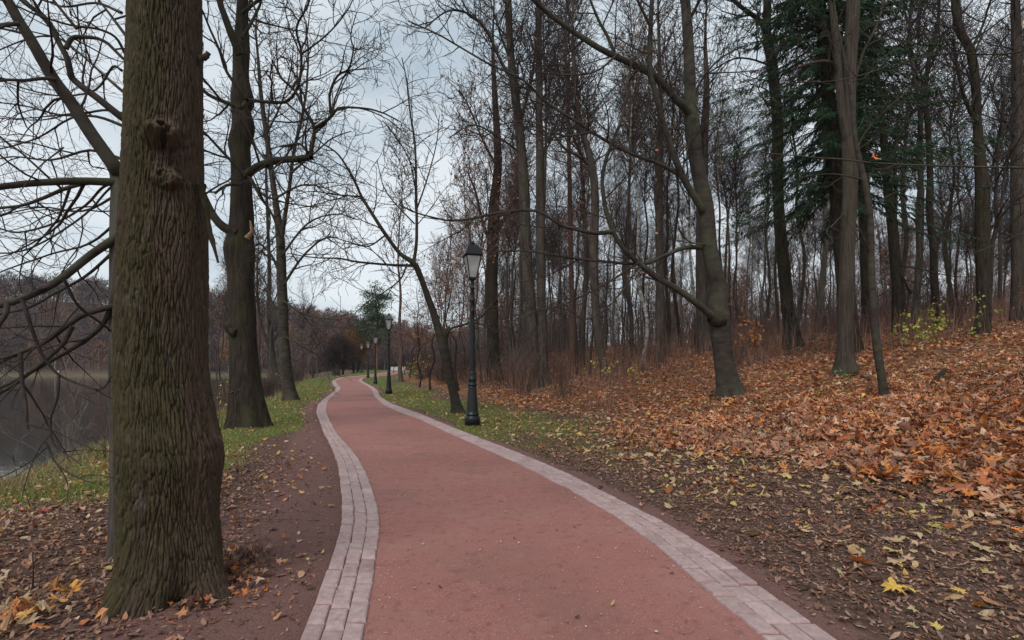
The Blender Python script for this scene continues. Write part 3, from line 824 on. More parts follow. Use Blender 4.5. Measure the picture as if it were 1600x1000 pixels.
def build_main_maple():
    bx, by, bz = hit(1140, 619); d = by; base = np.array([bx, by, bz])
    root = thing('maple_tree', base, 'large smooth barked maple leaning over orange leaves with long low limbs towards the lamp', 'tree')
    t, r = trw([(1141, 622, 36), (1138, 600, 33), (1130, 557, 31), (1124, 500, 33), (1121, 448, 26), (1108, 384, 26), (1102, 320, 25), (1089, 256, 23), (1081, 192, 24), (1079, 160, 19), (1076, 77, 17), (1071, 0, 15), (1064, -120, 12), (1068, -230, 8), (1060, -330, 4)], d, d - .2, base)
    trunk_mesh(t, r, root, M['bark_smooth'], 24, flare=.5, lump=.045, seed=17, per=6)
    w = Wood(51)
    P = PD((2.0, 2.7, 3.4), (2.4, 1.2, .56), (.022, .012, .007), .0050, 3, max=(24, 12, 8), up=(.05, .04, .03), wig=(.1, .14, .17))
    limbs(root, base, [
        ([(1126, 508), (1108, 490), (1089, 474), (1057, 451), (1025, 432), (993, 406), (970, 381), (954, 352), (943, 307), (942, 269), (954, 224), (970, 186), (980, 140), (985, 90)], d - .2, d - 1.6, 13.5, 3.5, P),
        ([(956, 362), (935, 364), (916, 362), (878, 352), (839, 330), (782, 333), (711, 346), (660, 336), (625, 320)], d - 1.1, d - 1.9, 8, 2, P),
        ([(1108, 387), (1070, 387), (1038, 400), (1006, 413), (948, 410), (890, 403), (820, 393), (770, 395)], d, d - 1.2, 9, 2, P),
        ([(1112, 365), (1100, 335), (1092, 320), (1066, 275), (1044, 218), (1025, 154), (1014, 109), (1015, 38), (1017, -13), (1010, -90)], d, d - 1.4, 14, 6, P),
        ([(1083, 186), (1072, 170), (1057, 154), (1025, 118), (986, 96), (948, 77), (903, 48), (858, 13), (830, -15), (790, -60)], d - .1, d - 1.8, 14, 6, P),
        ([(1070, 279), (1031, 256), (993, 243), (948, 221), (903, 192), (852, 160), (820, 128), (760, 100), (690, 60), (640, 40)], d - .3, d - 2.2, 7, 2, P),
        ([(960, 82), (948, 55), (935, 32), (922, 0), (905, -40)], d - 1, d - 1.2, 6, 3, P),
        ([(999, 410), (948, 442), (884, 474), (820, 493), (770, 520)], d - .8, d - 2, 4, 1.5, P),
        ([(1000, 415), (960, 470), (920, 498), (890, 485), (862, 470)], d - .8, d - 2, 3, 1.2, P),
        ([(1104, 382), (1085, 380), (1065, 368), (1058, 345)], d - .2, d - .4, 3, 1.5, P),
        ([(930, 205), (880, 212), (830, 190), (780, 196)], d - 1.2, d - 2, 4, 1.5, P),
        ([(965, 85), (930, 112), (880, 118), (830, 112)], d - 1.2, d - 2, 4, 1.5, P),
        ([(1085, 260), (1075, 240), (1080, 200), (1060, 185)], d - .3, d - .6, 3, 2, P),
        ([(1080, 160), (1100, 120), (1130, 90), (1170, 70)], d, d - .8, 5, 2, P),
        ([(1073, 40), (1100, -10), (1130, -60)], d, d - .8, 6, 3, P),
        ([(1016, 40), (990, -10), (960, -60)], d - 1.2, d - 2, 5, 2, P),
    ], M['bark_smooth'], w, P, 9)
    w.spawn(t[9:], r[9:], 0, P)
    w.build(root, None, M['twig'])
    v, f, c = leaf_cards(random.Random(3).sample(w.tips, 70), np.random.default_rng(3), .07, [(.32, .12, .05), (.42, .2, .09)])
    mesh_np('leaves', v, f, M['leaf'], root, col=c)
    p, rr = tr([(1127, 500), (1119, 502), (1111, 496)], d - .2, d - .3, 25, 17, base); v, f = tubes([cr_smooth(p, rr, 3)], 12); mesh_np('branch_collar', v, f, M['bark_dark'], root)

def mid_tree(name, label, tw, mat, seed, lb=(), sides=16, flare=.35, spawn_from=3, P=None, twig='twig', lean=0.0, leaves=None, cat='tree'):
    bx, by, bz = hit(tw[0][0], tw[0][1]); d = by; base = np.array([bx, by, bz])
    root = thing(name, base, label, cat)
    (xa, ya, wa), (xb, yb, wb) = tw[-2], tw[-1]
    tw = list(tw) + [(xb + (xb - xa) * .6 + 3, yb - 70, wb * .5), (xb + (xb - xa) - 4, yb - 150, .5)]
    t, r = trw([(tw[0][0], tw[0][1] + 4, tw[0][2])] + list(tw[1:]), d, d + lean, base)
    trunk_mesh(t, r, root, mat, sides, flare=flare, lump=.06, seed=seed)
    w = Wood(seed)
    rm = max(.0045, .0004 * d)
    P = P or PD((2.3, 2.9, 3.6), (3.3, 1.5, .65), (.035, .016, .009), rm, 3, max=(40, 14, 10), up=(.06, .05, .04))
    limbs(root, base, [(p, d + a, d + b, w0, w1, P) for p, a, b, w0, w1 in lb], mat, w, P, 7)
    w.spawn(t[spawn_from:], r[spawn_from:], 0, P)
    w.build(root, None, M[twig])
    if leaves:
        n, size, cols = leaves
        v, f, c = leaf_cards([w.tips[i % len(w.tips)] for i in random.Random(seed).sample(range(len(w.tips)), min(n, len(w.tips)))], np.random.default_rng(seed), size, cols)
        mesh_np('leaves', v, f, M['leaf'], root, col=c)
    return root

BROWN = [(.30, .10, .04), (.24, .10, .05), (.38, .17, .07), (.20, .08, .04)]
def build_mid_trees():
    mid_tree('linden_tree', 'twin stemmed pale grey linden with straight trunk among the fallen leaves', [(1319, 586, 31), (1321, 540, 27), (1322, 480, 26), (1324, 400, 25), (1328, 300, 25), (1328, 230, 27), (1327, 200, 22), (1328, 120, 21), (1332, 40, 22), (1334, -40, 20), (1338, -160, 15), (1336, -300, 8)], M['bark_linden'], 61,
             [([(1327, 235), (1318, 190), (1311, 130), (1307, 70), (1301, 10), (1296, -50), (1285, -160)], 0, -.6, 15, 8), ([(1313, 105), (1290, 95), (1262, 100), (1235, 110)], -.2, -.8, 6, 3), ([(1334, 130), (1350, 80), (1370, 40), (1385, -10)], 0, -.5, 5, 3), ([(1330, 260), (1350, 210), (1385, 170), (1420, 140)], 0, -.8, 4, 2), ([(1322, 330), (1290, 360), (1260, 350)], 0, -.6, 3, 1.2)], 22, .6, 9, PD((1.4, 2.2, 3.0), (2.2, 1.1, .55), (.03, .014, .008), .0055, 3, max=(9, 8, 7), up=(.06, .05, .04)))
    mid_tree('maple_tree', 'thin crooked grey brown tree leaning in front of the twin stemmed linden', [(1384, 622, 16.1), (1376, 580, 14.4), (1369, 530, 14.4), (1365, 480, 12.8), (1362, 430, 11.9), (1361, 380, 11.0), (1359, 330, 11.0), (1351, 285, 10.2), (1343, 250, 9.3), (1336, 215, 8.5), (1332, 170, 6.8), (1325, 120, 5.1), (1313, 60, 3.4), (1303, 0, 2.5), (1298, -80, 1.7)], M['bark_smooth'], 62,
             [([(1356, 330), (1380, 310), (1420, 290), (1470, 270)], 0, -.6, 3, 1.2), ([(1362, 400), (1350, 372), (1340, 350)], 0, -.2, 3, 2), ([(1346, 280), (1300, 272), (1250, 278)], 0, -.6, 3, 1.2)], 16, .5, 6,
             PD((1.2, 2, 2.6), (1.5, .8, .45), (.014, .008, .006), .0045, 3, max=(14, 8, 6)))
    mid_tree('linden_tree', 'dark rough trunk with flared foot standing beside the orange leaved sapling', [(1240, 545, 30), (1234, 500, 22), (1230, 470, 21), (1222, 390, 20), (1217, 330, 18), (1215, 250, 18), (1214, 180, 17), (1206, 100, 18), (1198, 50, 14), (1199, 0, 13), (1201, -80, 9), (1205, -170, 4)], M['bark_dark'], 63,
             [([(1201, 60), (1190, 35), (1165, 15), (1140, -5), (1120, -40)], 0, -1, 9, 5), ([(1210, 90), (1225, 60), (1238, 10)], 0, .5, 7, 4), ([(1212, 110), (1190, 97), (1150, 92), (1108, 116)], 0, -1.5, 4, 2)], 16, .5, 4)
    mid_tree('linden_tree', 'dark forked trunk near the far corner of the leafy slope', [(1533, 524, 27), (1537, 480, 24), (1536, 436, 23), (1535, 368, 25), (1535, 300, 25), (1531, 245, 19), (1527, 192, 15), (1524, 128, 16), (1516, 80, 15), (1500, 48, 15), (1494, 16, 15), (1490, -40, 13), (1495, -150, 8)], M['bark_dark'], 64,
             [([(1543, 510), (1547, 440), (1550, 385), (1557, 351), (1556, 300), (1560, 230), (1570, 150)], .1, .4, 10, 4), ([(1530, 200), (1508, 155), (1498, 110), (1492, 60)], 0, -.6, 8, 4), ([(1553, 355), (1580, 320), (1610, 300)], .2, -.5, 5, 3), ([(1516, 80), (1535, 40), (1550, -10)], 0, .6, 6, 3)], 16, .4, 4)
    mid_tree('linden_tree', 'broad dark straight trunk at the edge of the leafy slope beyond the forked one', [(1592, 502, 28), (1591, 440, 24), (1590, 350, 23), (1589, 250, 22), (1590, 150, 20), (1588, 60, 18), (1586, -60, 14), (1590, -180, 8)], M['bark_forest'], 65, [([(1590, 220), (1560, 170), (1545, 120)], 0, -1, 5, 2)], 14, .4, 3)
    mid_tree('linden_tree', 'tall grey trunk of the close pair behind the front lamp post, leaning a little', [(840, 605, 23), (836, 560, 19), (831, 500, 18), (826, 440, 17), (822, 380, 17), (820, 320, 17), (816, 250, 16), (810, 190, 14), (803, 130, 13), (797, 70, 11), (794, 0, 11), (790, -70, 7), (792, -130, 3)], M['bark_forest'], 66,
             [([(812, 200), (822, 160), (833, 110), (838, 70), (845, 20)], 0, .6, 6, 3), ([(803, 130), (780, 90), (762, 50), (735, 25), (700, 20), (665, 45)], 0, -2, 6, 2), ([(800, 100), (780, 50), (765, 0)], 0, -1, 5, 2), ([(815, 240), (780, 215), (740, 195), (700, 215)], 0, -2, 4, 1.5)], 16, .4, 4)
    mid_tree('linden_tree', 'straight mossy trunk of the close pair behind the front lamp post', [(851, 604, 18), (849, 560, 15), (846, 480, 14), (845, 400, 14), (844, 330, 14), (844, 250, 13), (842, 170, 11), (842, 90, 10), (841, 10, 9), (842, -60, 6), (838, -120, 3)], M['bark_forest'], 67,
             [([(844, 250), (860, 210), (880, 170), (890, 130)], 0, -.6, 4, 2), ([(843, 180), (825, 140), (815, 100)], 0, .6, 4, 2)], 14, .4, 4)
    mid_tree('linden_tree', 'thick dark trunk directly behind the lantern of the front lamp post', [(772, 596, 23), (770, 520, 19), (768, 440, 19), (770, 380, 18), (772, 320, 16), (778, 260, 13), (776, 200, 11), (772, 130, 8), (770, 60, 4)], M['bark_dark'], 68,
             [([(771, 375), (792, 335), (806, 310), (815, 280)], 0, -.4, 6, 3), ([(770, 390), (755, 350), (745, 310), (728, 270)], 0, -.6, 6, 3), ([(776, 260), (755, 220), (735, 170), (720, 140)], 0, -1, 4, 2)], 14, .4, 3, twig='twig_red', leaves=(260, .15, BROWN))
    mid_tree('linden_tree', 'leaning slim trunk with bare stem beside the yellow leaved seedlings', [(947, 592, 13), (940, 555, 12), (932, 500, 12), (929, 440, 13), (928, 380, 14), (930, 310, 13), (925, 260, 12), (916, 225, 10), (906, 190, 8), (898, 120, 6), (895, 50, 4)], M['bark_forest'], 69, [([(926, 262), (905, 245), (885, 235), (862, 205)], 0, -.8, 6, 3)], 14, .3, 4)
    mid_tree('maple_tree', 'narrow reddish trunk in the woods between the mossy pair and the leaning slim trunk', [(896, 586, 10), (894, 520, 9), (893, 440, 8), (891, 360, 8), (890, 280, 7), (888, 200, 6), (885, 120, 5), (884, 40, 3)], bark_mat('bark_reddish', (.06, .035, .03), (.15, .085, .07), None), 70, [], 10, .3, 2, twig='twig_red')
    mid_tree('linden_tree', 'even round trunk among dead stems midway between lamp and leaning maple', [(1033, 567, 17), (1032, 520, 15), (1031, 460, 14), (1031, 400, 13), (1030, 330, 13), (1030, 250, 12), (1032, 170, 9), (1030, 80, 6), (1028, 0, 3)], M['bark_forest'], 71, [], 12, .3, 3, leaves=(160, .13, [(.32, .22, .05), (.36, .2, .06), (.3, .14, .05)]))
    mid_tree('linden_tree', 'stout grey trunk half hidden behind the large leaning maple', [(1098, 552, 22), (1097, 500, 20), (1097, 440, 20), (1096, 380, 19), (1098, 300, 17), (1100, 220, 14), (1104, 140, 10), (1102, 60, 5)], M['bark_forest'], 72, [], 12, .3, 3)
    mid_tree('birch_tree', 'thin pale birch stem leaning in the woods behind the large maple', [(1097, 549, 8), (1094, 520, 7), (1089, 490, 6), (1084, 460, 6), (1080, 420, 5), (1077, 370, 4), (1076, 300, 3), (1072, 220, 2)], M['birch'], 73, [], 10, .2, 3)
    mid_tree('linden_tree', 'mossy dark trunk with a fork rising behind the crooked thin tree', [(1406, 521, 24), (1404, 470, 22), (1400, 420, 19), (1395, 360, 18), (1388, 300, 16), (1383, 240, 14), (1376, 170, 11), (1366, 90, 9), (1360, 0, 6)], M['bark_dark'], 74, [([(1398, 400), (1410, 430), (1425, 460)], 0, -.5, 5, 4), ([(1396, 360), (1400, 310), (1398, 250), (1402, 180)], 0, .4, 8, 4)], 14, .4, 3)
    mid_tree('linden_tree', 'dark wavy trunk among the thicket before the forked corner tree', [(1464, 514, 17), (1460, 440, 14), (1458, 380, 13), (1452, 330, 12), (1453, 270, 11), (1450, 200, 10), (1446, 150, 8), (1452, 90, 7), (1466, 30, 6), (1468, -40, 4)], M['bark_dark'], 75, [([(1458, 400), (1475, 350), (1490, 300)], 0, .5, 6, 3), ([(1450, 170), (1440, 120), (1420, 60)], 0, -.5, 4, 2)], 12, .4, 3)
    mid_tree('linden_tree', 'thin dark trunk half sunk in the bank thicket behind the gnarled linden', [(432, 604, 11), (428, 570, 9), (424, 530, 8), (420, 480, 7), (421, 420, 6), (418, 340, 5), (416, 260, 4), (420, 180, 2)], M['bark_dark'], 76, [([(424, 540), (438, 510), (448, 470)], 0, .4, 4, 2)], 10, .3, 3)
    mid_tree('linden_tree', 'low leaning trunk beside the third grass tree, half hidden by it on the bank', [(438, 606, 10), (430, 575, 8), (424, 548, 7), (412, 520, 6), (405, 490, 5), (402, 440, 3)], M['bark_dark'], 77, [], 10, .3, 2)
    mid_tree('maple_tree', 'slender tree with twisted stem just past the second lamp post', [(627, 597, 9), (625, 575, 7), (627, 550, 6), (624, 510, 5), (626, 460, 4), (622, 410, 3), (624, 360, 2)], bark_mat('bark_brown', (.06, .04, .035), (.14, .10, .085), None), 78, [([(624, 572), (615, 556), (606, 545), (598, 528)], 0, -.5, 4, 1.6)], 10, .3, 3, twig='twig_light')

# ------------------------------------------------------------------ forest copies
def proto_tree(name, seed, H, r0, clear, P, tw, mat, leaves=None, low=0, sway=.2):
    rng = random.Random(seed)
    root = thing(name, (0, 0, 0), '', 'tree')
    pts = []; rad = []; x = y = 0.0
    for i in range(9):
        t = i / 8
        pts.append((x, y, -.1 + H * t)); rad.append(r0 * (1 - .93 * t ** 1.15) + .004)
        x += rng.gauss(0, sway); y += rng.gauss(0, sway)
    _, p, r = trunk_mesh(pts, rad, root, mat, 10, flare=.4, lump=.06, seed=seed)
    w = Wood(seed)
    k = int(len(p) * clear)
    w.spawn(p[k:], r[k:], 0, P)
    if low:
        w.spawn(p[2:k], r[2:k], 0, dict(P, den=(low, P['den'][1] * .6, P['den'][2] * .5, 2), len=(1.6, .8, .4, .3), up=(-.02, 0, 0, 0), rad=(.016, .01, .008, .006)))
    w.build(root, None, M[tw], sides=(5, 3, 3, 3))
    if leaves:
        n, size, cols = leaves
        v, f, c = leaf_cards(random.Random(seed).sample(w.tips, min(n, len(w.tips))), np.random.default_rng(seed), size, cols)
        mesh_np('leaves', v, f, M['leaf'], root, col=c)
    return root

def build_forest():
    PF = PD((3.8, 3.0, 3.4, 3.6), (3.9, 1.9, .95, .45), (.05, .024, .013, .009), .0082, 4, max=(80, 14, 8, 3), up=(.10, .07, .05, .04), ang=(48, 45, 42, 40), wig=(.13, .16, .18, .2), tap=.6)
    PS = PD((3.6, 3.3, 3.8), (2.5, 1.2, .6), (.03, .015, .010), .0085, 3, max=(64, 12, 9), up=(.12, .08, .05), ang=(42, 42, 40))
    PL = PD((2.6, 2.8, 3.4), (2.5, 1.2, .58), (.028, .014, .009), .008, 3, max=(36, 11, 8), up=(.04, .03, .02), ang=(60, 50, 45))
    protos = [
        proto_tree('linden_tree', 101, 23, .155, .46, PF, 'twig', M['bark_forest'], low=.45),
        proto_tree('linden_tree', 102, 21, .13, .50, PF, 'twig', M['bark_dark'], low=.4),
        proto_tree('linden_tree', 103, 25, .18, .48, PF, 'twig_light', M['bark_grey'], low=.35),
        proto_tree('maple_tree', 104, 17, .085, .40, PS, 'twig', M['bark_forest'], low=.5),
        proto_tree('maple_tree', 105, 14, .07, .33, PS, 'twig_red', M['bark_forest'], (300, .11, BROWN), low=.35),
        proto_tree('birch_tree', 106, 18, .10, .45, PS, 'twig_red', M['birch']),
        proto_tree('maple_tree', 107, 9, .07, .18, PL, 'twig_red', M['bark_dark'], (420, .10, BROWN), low=.35),
        proto_tree('maple_tree', 108, 19, .105, .45, PS, 'twig_light', M['bark_dark'], (160, .11, [(.34, .24, .06), (.3, .15, .05)]), low=.45),
    ]
    used = [False] * len(protos)
    G = 'bare trees standing in the woods'
    L = {'linden_tree': 'tall bare dark trunk deep in the woods among others just like it', 'maple_tree': 'slender bare stem in the woods with fine twigs, one of many alike', 'birch_tree': 'slender pale birch stem in the woods, one of several alike'}
    rng = random.Random(77)
    placed = []
    def put(k, x, y, sc, rz, label=None, group=G):
        p = protos[k]; nm = p.name.split('.')[0]
        lab = label or L[nm]
        z = gz(x, y) - .05
        if not used[k]:
            used[k] = True; p.location = (x, y, z); p.rotation_euler = (0, 0, rz); p.scale = (sc,) * 3 if not hasattr(sc, '__len__') else sc; p['label'] = lab
            if group: p['group'] = group
            return p
        return dup(p, (x, y, z), rz, sc, lab, group)
    def free(x, y, m):
        return all((x - a) ** 2 + (y - b) ** 2 > m * m for a, b in placed)
    # scattered by depth so that near rows stay open and far rows close up
    n = 0; tries = 0
    while n < 262 and tries < 20000:
        tries += 1
        y = 17 + 90 * rng.random() ** .75
        px = rng.uniform(690, 1760)
        x = (px - 800) / F * y
        sR = x - float(XOR(min(y, 100)))
        if sR < 6.5 + .05 * y: continue
        if y < 24 and (px < 1650): continue
        if px < 760 and y < 45: continue
        m = 1.35 + .01 * y
        if not free(x, y, m): continue
        placed.append((x, y)); n += 1
        k = rng.choices(range(8), [3, 3, 2.2, 3.5, 2.2, .7, 1.6, 2])[0]
        if px < 790 and k in (0, 1, 2): k = 4
        put(k, x, y, rng.uniform(.8, 1.15), rng.uniform(0, 6.28))
    # smaller leafy brown trees along the edge behind the lamps
    for px, y, k, s in ((655, 40, 6, .95), (672, 34, 6, 1.0), (700, 38, 4, .95), (718, 30, 6, .9), (735, 27, 4, .95), (690, 50, 4, .95), (640, 56, 6, .9), (668, 62, 4, .8), (752, 33, 4, 1.1), (805, 27, 4, .95), (728, 45, 4, 1.15), (762, 48, 3, 1.1), (650, 75, 6, 1.0), (615, 84, 6, .8), (633, 70, 6, .8)):
        x = (px - 800) / F * y
        put(k, x, y, s, rng.uniform(0, 6.28), 'small brown leaved tree at the wood edge behind the row of lamp posts', 'brown leaved trees along the wood edge')
    # lake side trees
    for px, y, k, s in ((340, 46, 3, .8), (352, 30, 4, .75), (405, 52, 0, .72), (470, 60, 3, .7), (486, 74, 3, .6), (425, 70, 2, .66), (360, 62, 1, .7), (330, 75, 2, .62), (395, 36, 4, .6)):
        x = (px - 800) / F * y
        put(k, x, y, s, rng.uniform(0, 6.28), 'bare grey tree standing in a loose row on the lake bank', 'bare trees along the lake bank')
    # tree outside the frame whose long twig reaches in with one orange leaf
    return protos

def build_reaching_branch():
    d = 4.4
    base = np.array([5.9, d + .3, 0]); base[2] = gz(base[0], base[1])
    root = thing('maple_tree', base, 'maple whose thin level twig with a single orange leaf crosses in front of the spruce', 'tree')
    p = [(0, 0, -.1), (.02, .02, 1.2), (.0, .05, 2.6), (-.05, .05, 4.2), (0, 0, 6.0), (.05, 0, 8)]
    trunk_mesh(p, [.13, .11, .10, .085, .06, .03], root, M['bark_smooth'], 14, flare=.3, seed=91)
    w = Wood(92)
    PT = PD((1.6, 3.0), (.7, .3), (.005, .003), .0016, 2, max=(14, 6), up=(.0, .02), ang=(40, 42), flat=.6)
    limbs(root, base, [
        ([(1860, 275), (1740, 266), (1640, 262), (1590, 262), (1520, 261), (1440, 258), (1365, 254), (1300, 247), (1240, 241), (1190, 236)], d + .3, d - .2, 6, 1.6, PT),
        ([(1860, 20), (1740, 48), (1640, 72), (1560, 84), (1480, 83), (1400, 100), (1310, 125), (1220, 130)], d + .3, d + .3, 5, 1.4, PT),
        ([(1870, 350), (1740, 320), (1650, 340), (1560, 380), (1500, 400)], d + .3, d + .5, 4, 1.4, PT),
        ([(1850, 560), (1740, 480), (1640, 440), (1560, 400)], d + .3, d + .6, 3, 1.2, PT),
        ([(1850, 130), (1740, 90), (1660, 55), (1610, 35)], d + .3, d - 1.2, 3, 1.6),
    ], M['bark_smooth'], w, PT, 6)
    w.build(root, None, M['twig'])
    def leaf(px, py, dd, s, c, seed):
        v, f, cc = maple_leaves(np.array([unproj(px, py, dd) - base]), np.random.default_rng(seed), np.array([s]), np.array([c]), np.array([[1.25, .3, .4]]), .5)
        mesh_np('leaf', v, f, M['leaf'], root, col=cc)
    leaf(1365, 245, d - .05, .085, (.75, .22, .06), 4)
    leaf(1598, 42, d - 1.2, .07, (.75, .42, .12), 5)

# ------------------------------------------------------------------ leaves on the ground
def maple_tpl():
    pol = [(-90, .25), (-62, .62), (-45, .42), (-20, .98), (-8, .60), (6, .72), (14, .45), (32, .95), (48, .78), (58, .5), (75, .92), (90, 1.12), (105, .92), (122, .5), (132, .78), (148, .95), (166, .45), (174, .72), (188, .60), (200, .98), (225, .42), (242, .62)]
    v = [(0, 0, 0)] + [(.5 * r * math.cos(math.radians(a)), .5 * r * math.sin(math.radians(a)), 0) for a, r in pol]
    n = len(pol)
    return np.array(v), np.array([(0, 1 + i, 1 + (i + 1) % n) for i in range(n)])

def small_tpl():
    pol = [(-90, .5), (-40, .42), (0, .36), (45, .40), (90, .55), (135, .40), (180, .36), (220, .42)]
    v = [(0, 0, 0)] + [(r * math.cos(math.radians(a)) * .8, r * math.sin(math.radians(a)) * 1.1, 0) for a, r in pol]
    n = len(pol)
    return np.array(v), np.array([(0, 1 + i, 1 + (i + 1) % n) for i in range(n)])

def star_tpl():
    pol = [(-90, .3), (-30, .95), (0, .5), (30, .9), (60, .5), (90, 1.1), (120, .5), (150, .9), (180, .5), (210, .95)]
    v = [(0, 0, 0)] + [(.5 * r * math.cos(math.radians(a)), .5 * r * math.sin(math.radians(a)), 0) for a, r in pol]
    n = len(pol)
    return np.array(v), np.array([(0, 1 + i, 1 + (i + 1) % n) for i in range(n)])

def scrap_tpl():
    v = [(-.5, -.06, 0), (-.22, -.2, 0), (.12, -.17, 0), (.5, .02, 0), (.2, .21, 0), (-.15, .16, 0)]
    return np.array(v, float), np.array([(0, 1, 5), (1, 2, 4), (1, 4, 5), (2, 3, 4)])

def place_leaves(tpl, pos, rng, size, col, tilt, curl):
    v, f = tpl; n = len(pos); k = len(v)
    P = np.repeat(v[None], n, 0).copy()
    P[:, :, :2] *= rng.uniform(.8, 1.2, (n, 1, 2))
    r2 = (P[:, :, 0] ** 2 + P[:, :, 1] ** 2)
    ax = rng.uniform(0, 6.28, (n, 1)); u = P[:, :, 0] * np.cos(ax) + P[:, :, 1] * np.sin(ax)
    cu = rng.normal(0, 1, (n, 1)) * curl
    P[:, :, 2] = cu * u * u * 2.2 + rng.normal(0, .06 * (1 + curl), (n, k)) * np.sqrt(r2 + 1e-6) * 1.2 + np.abs(rng.normal(0, .5, (n, 1))) * curl * r2 * 1.2
    P *= size[:, None, None]
    yaw = rng.uniform(0, 6.28, n); tx = rng.normal(0, 1, n) * tilt; ty = rng.normal(0, 1, n) * tilt
    cz, sz = np.cos(yaw), np.sin(yaw)
    x, y, z = P[..., 0], P[..., 1], P[..., 2]
    x, y = x * cz[:, None] - y * sz[:, None], x * sz[:, None] + y * cz[:, None]
    c, s = np.cos(tx)[:, None], np.sin(tx)[:, None]; y, z = y * c - z * s, y * s + z * c
    c, s = np.cos(ty)[:, None], np.sin(ty)[:, None]; x, z = x * c + z * s, -x * s + z * c
    V = np.stack([x, y, z], -1)
    V[..., 2] -= np.minimum(V[..., 2].min(1), 0)[:, None] * .8
    V += pos[:, None]
    Fc = (f[None] + (np.arange(n) * k)[:, None, None]).reshape(-1, 3)
    return V.reshape(-1, 3), Fc, np.repeat(col, k, 0)

def maple_leaves(pos, rng, size, col, euler, curl):
    v, f, c = place_leaves(maple_tpl(), pos * 0, rng, size, col, .0, curl)
    R = np.array(Matrix.Rotation(euler[0][2], 3, 'Z') @ Matrix.Rotation(euler[0][1], 3, 'Y') @ Matrix.Rotation(euler[0][0], 3, 'X'))
    return v @ R.T + pos[0], f, c

PAL_O = np.array([(.52, .17, .05), (.42, .13, .045), (.56, .26, .12), (.54, .31, .19), (.33, .10, .045), (.62, .41, .27), (.46, .23, .13), (.22, .08, .045), (.62, .22, .045), (.40, .15, .08), (.26, .12, .07), (.34, .19, .12), (.20, .10, .06)])
PAL_T = np.array([(.48, .31, .15), (.50, .36, .20), (.44, .26, .15), (.52, .40, .13), (.36, .21, .13), (.52, .37, .23), (.58, .38, .10)])
PAL_D = np.array([(.12, .06, .04), (.20, .10, .065), (.30, .165, .11), (.08, .045, .032), (.38, .24, .17), (.25, .15, .115), (.32, .14, .08), (.16, .08, .055)])

def pick(pal, n, rng, var=.18):
    return pal[rng.integers(0, len(pal), n)] * rng.uniform(1 - var, 1 + var, (n, 1))

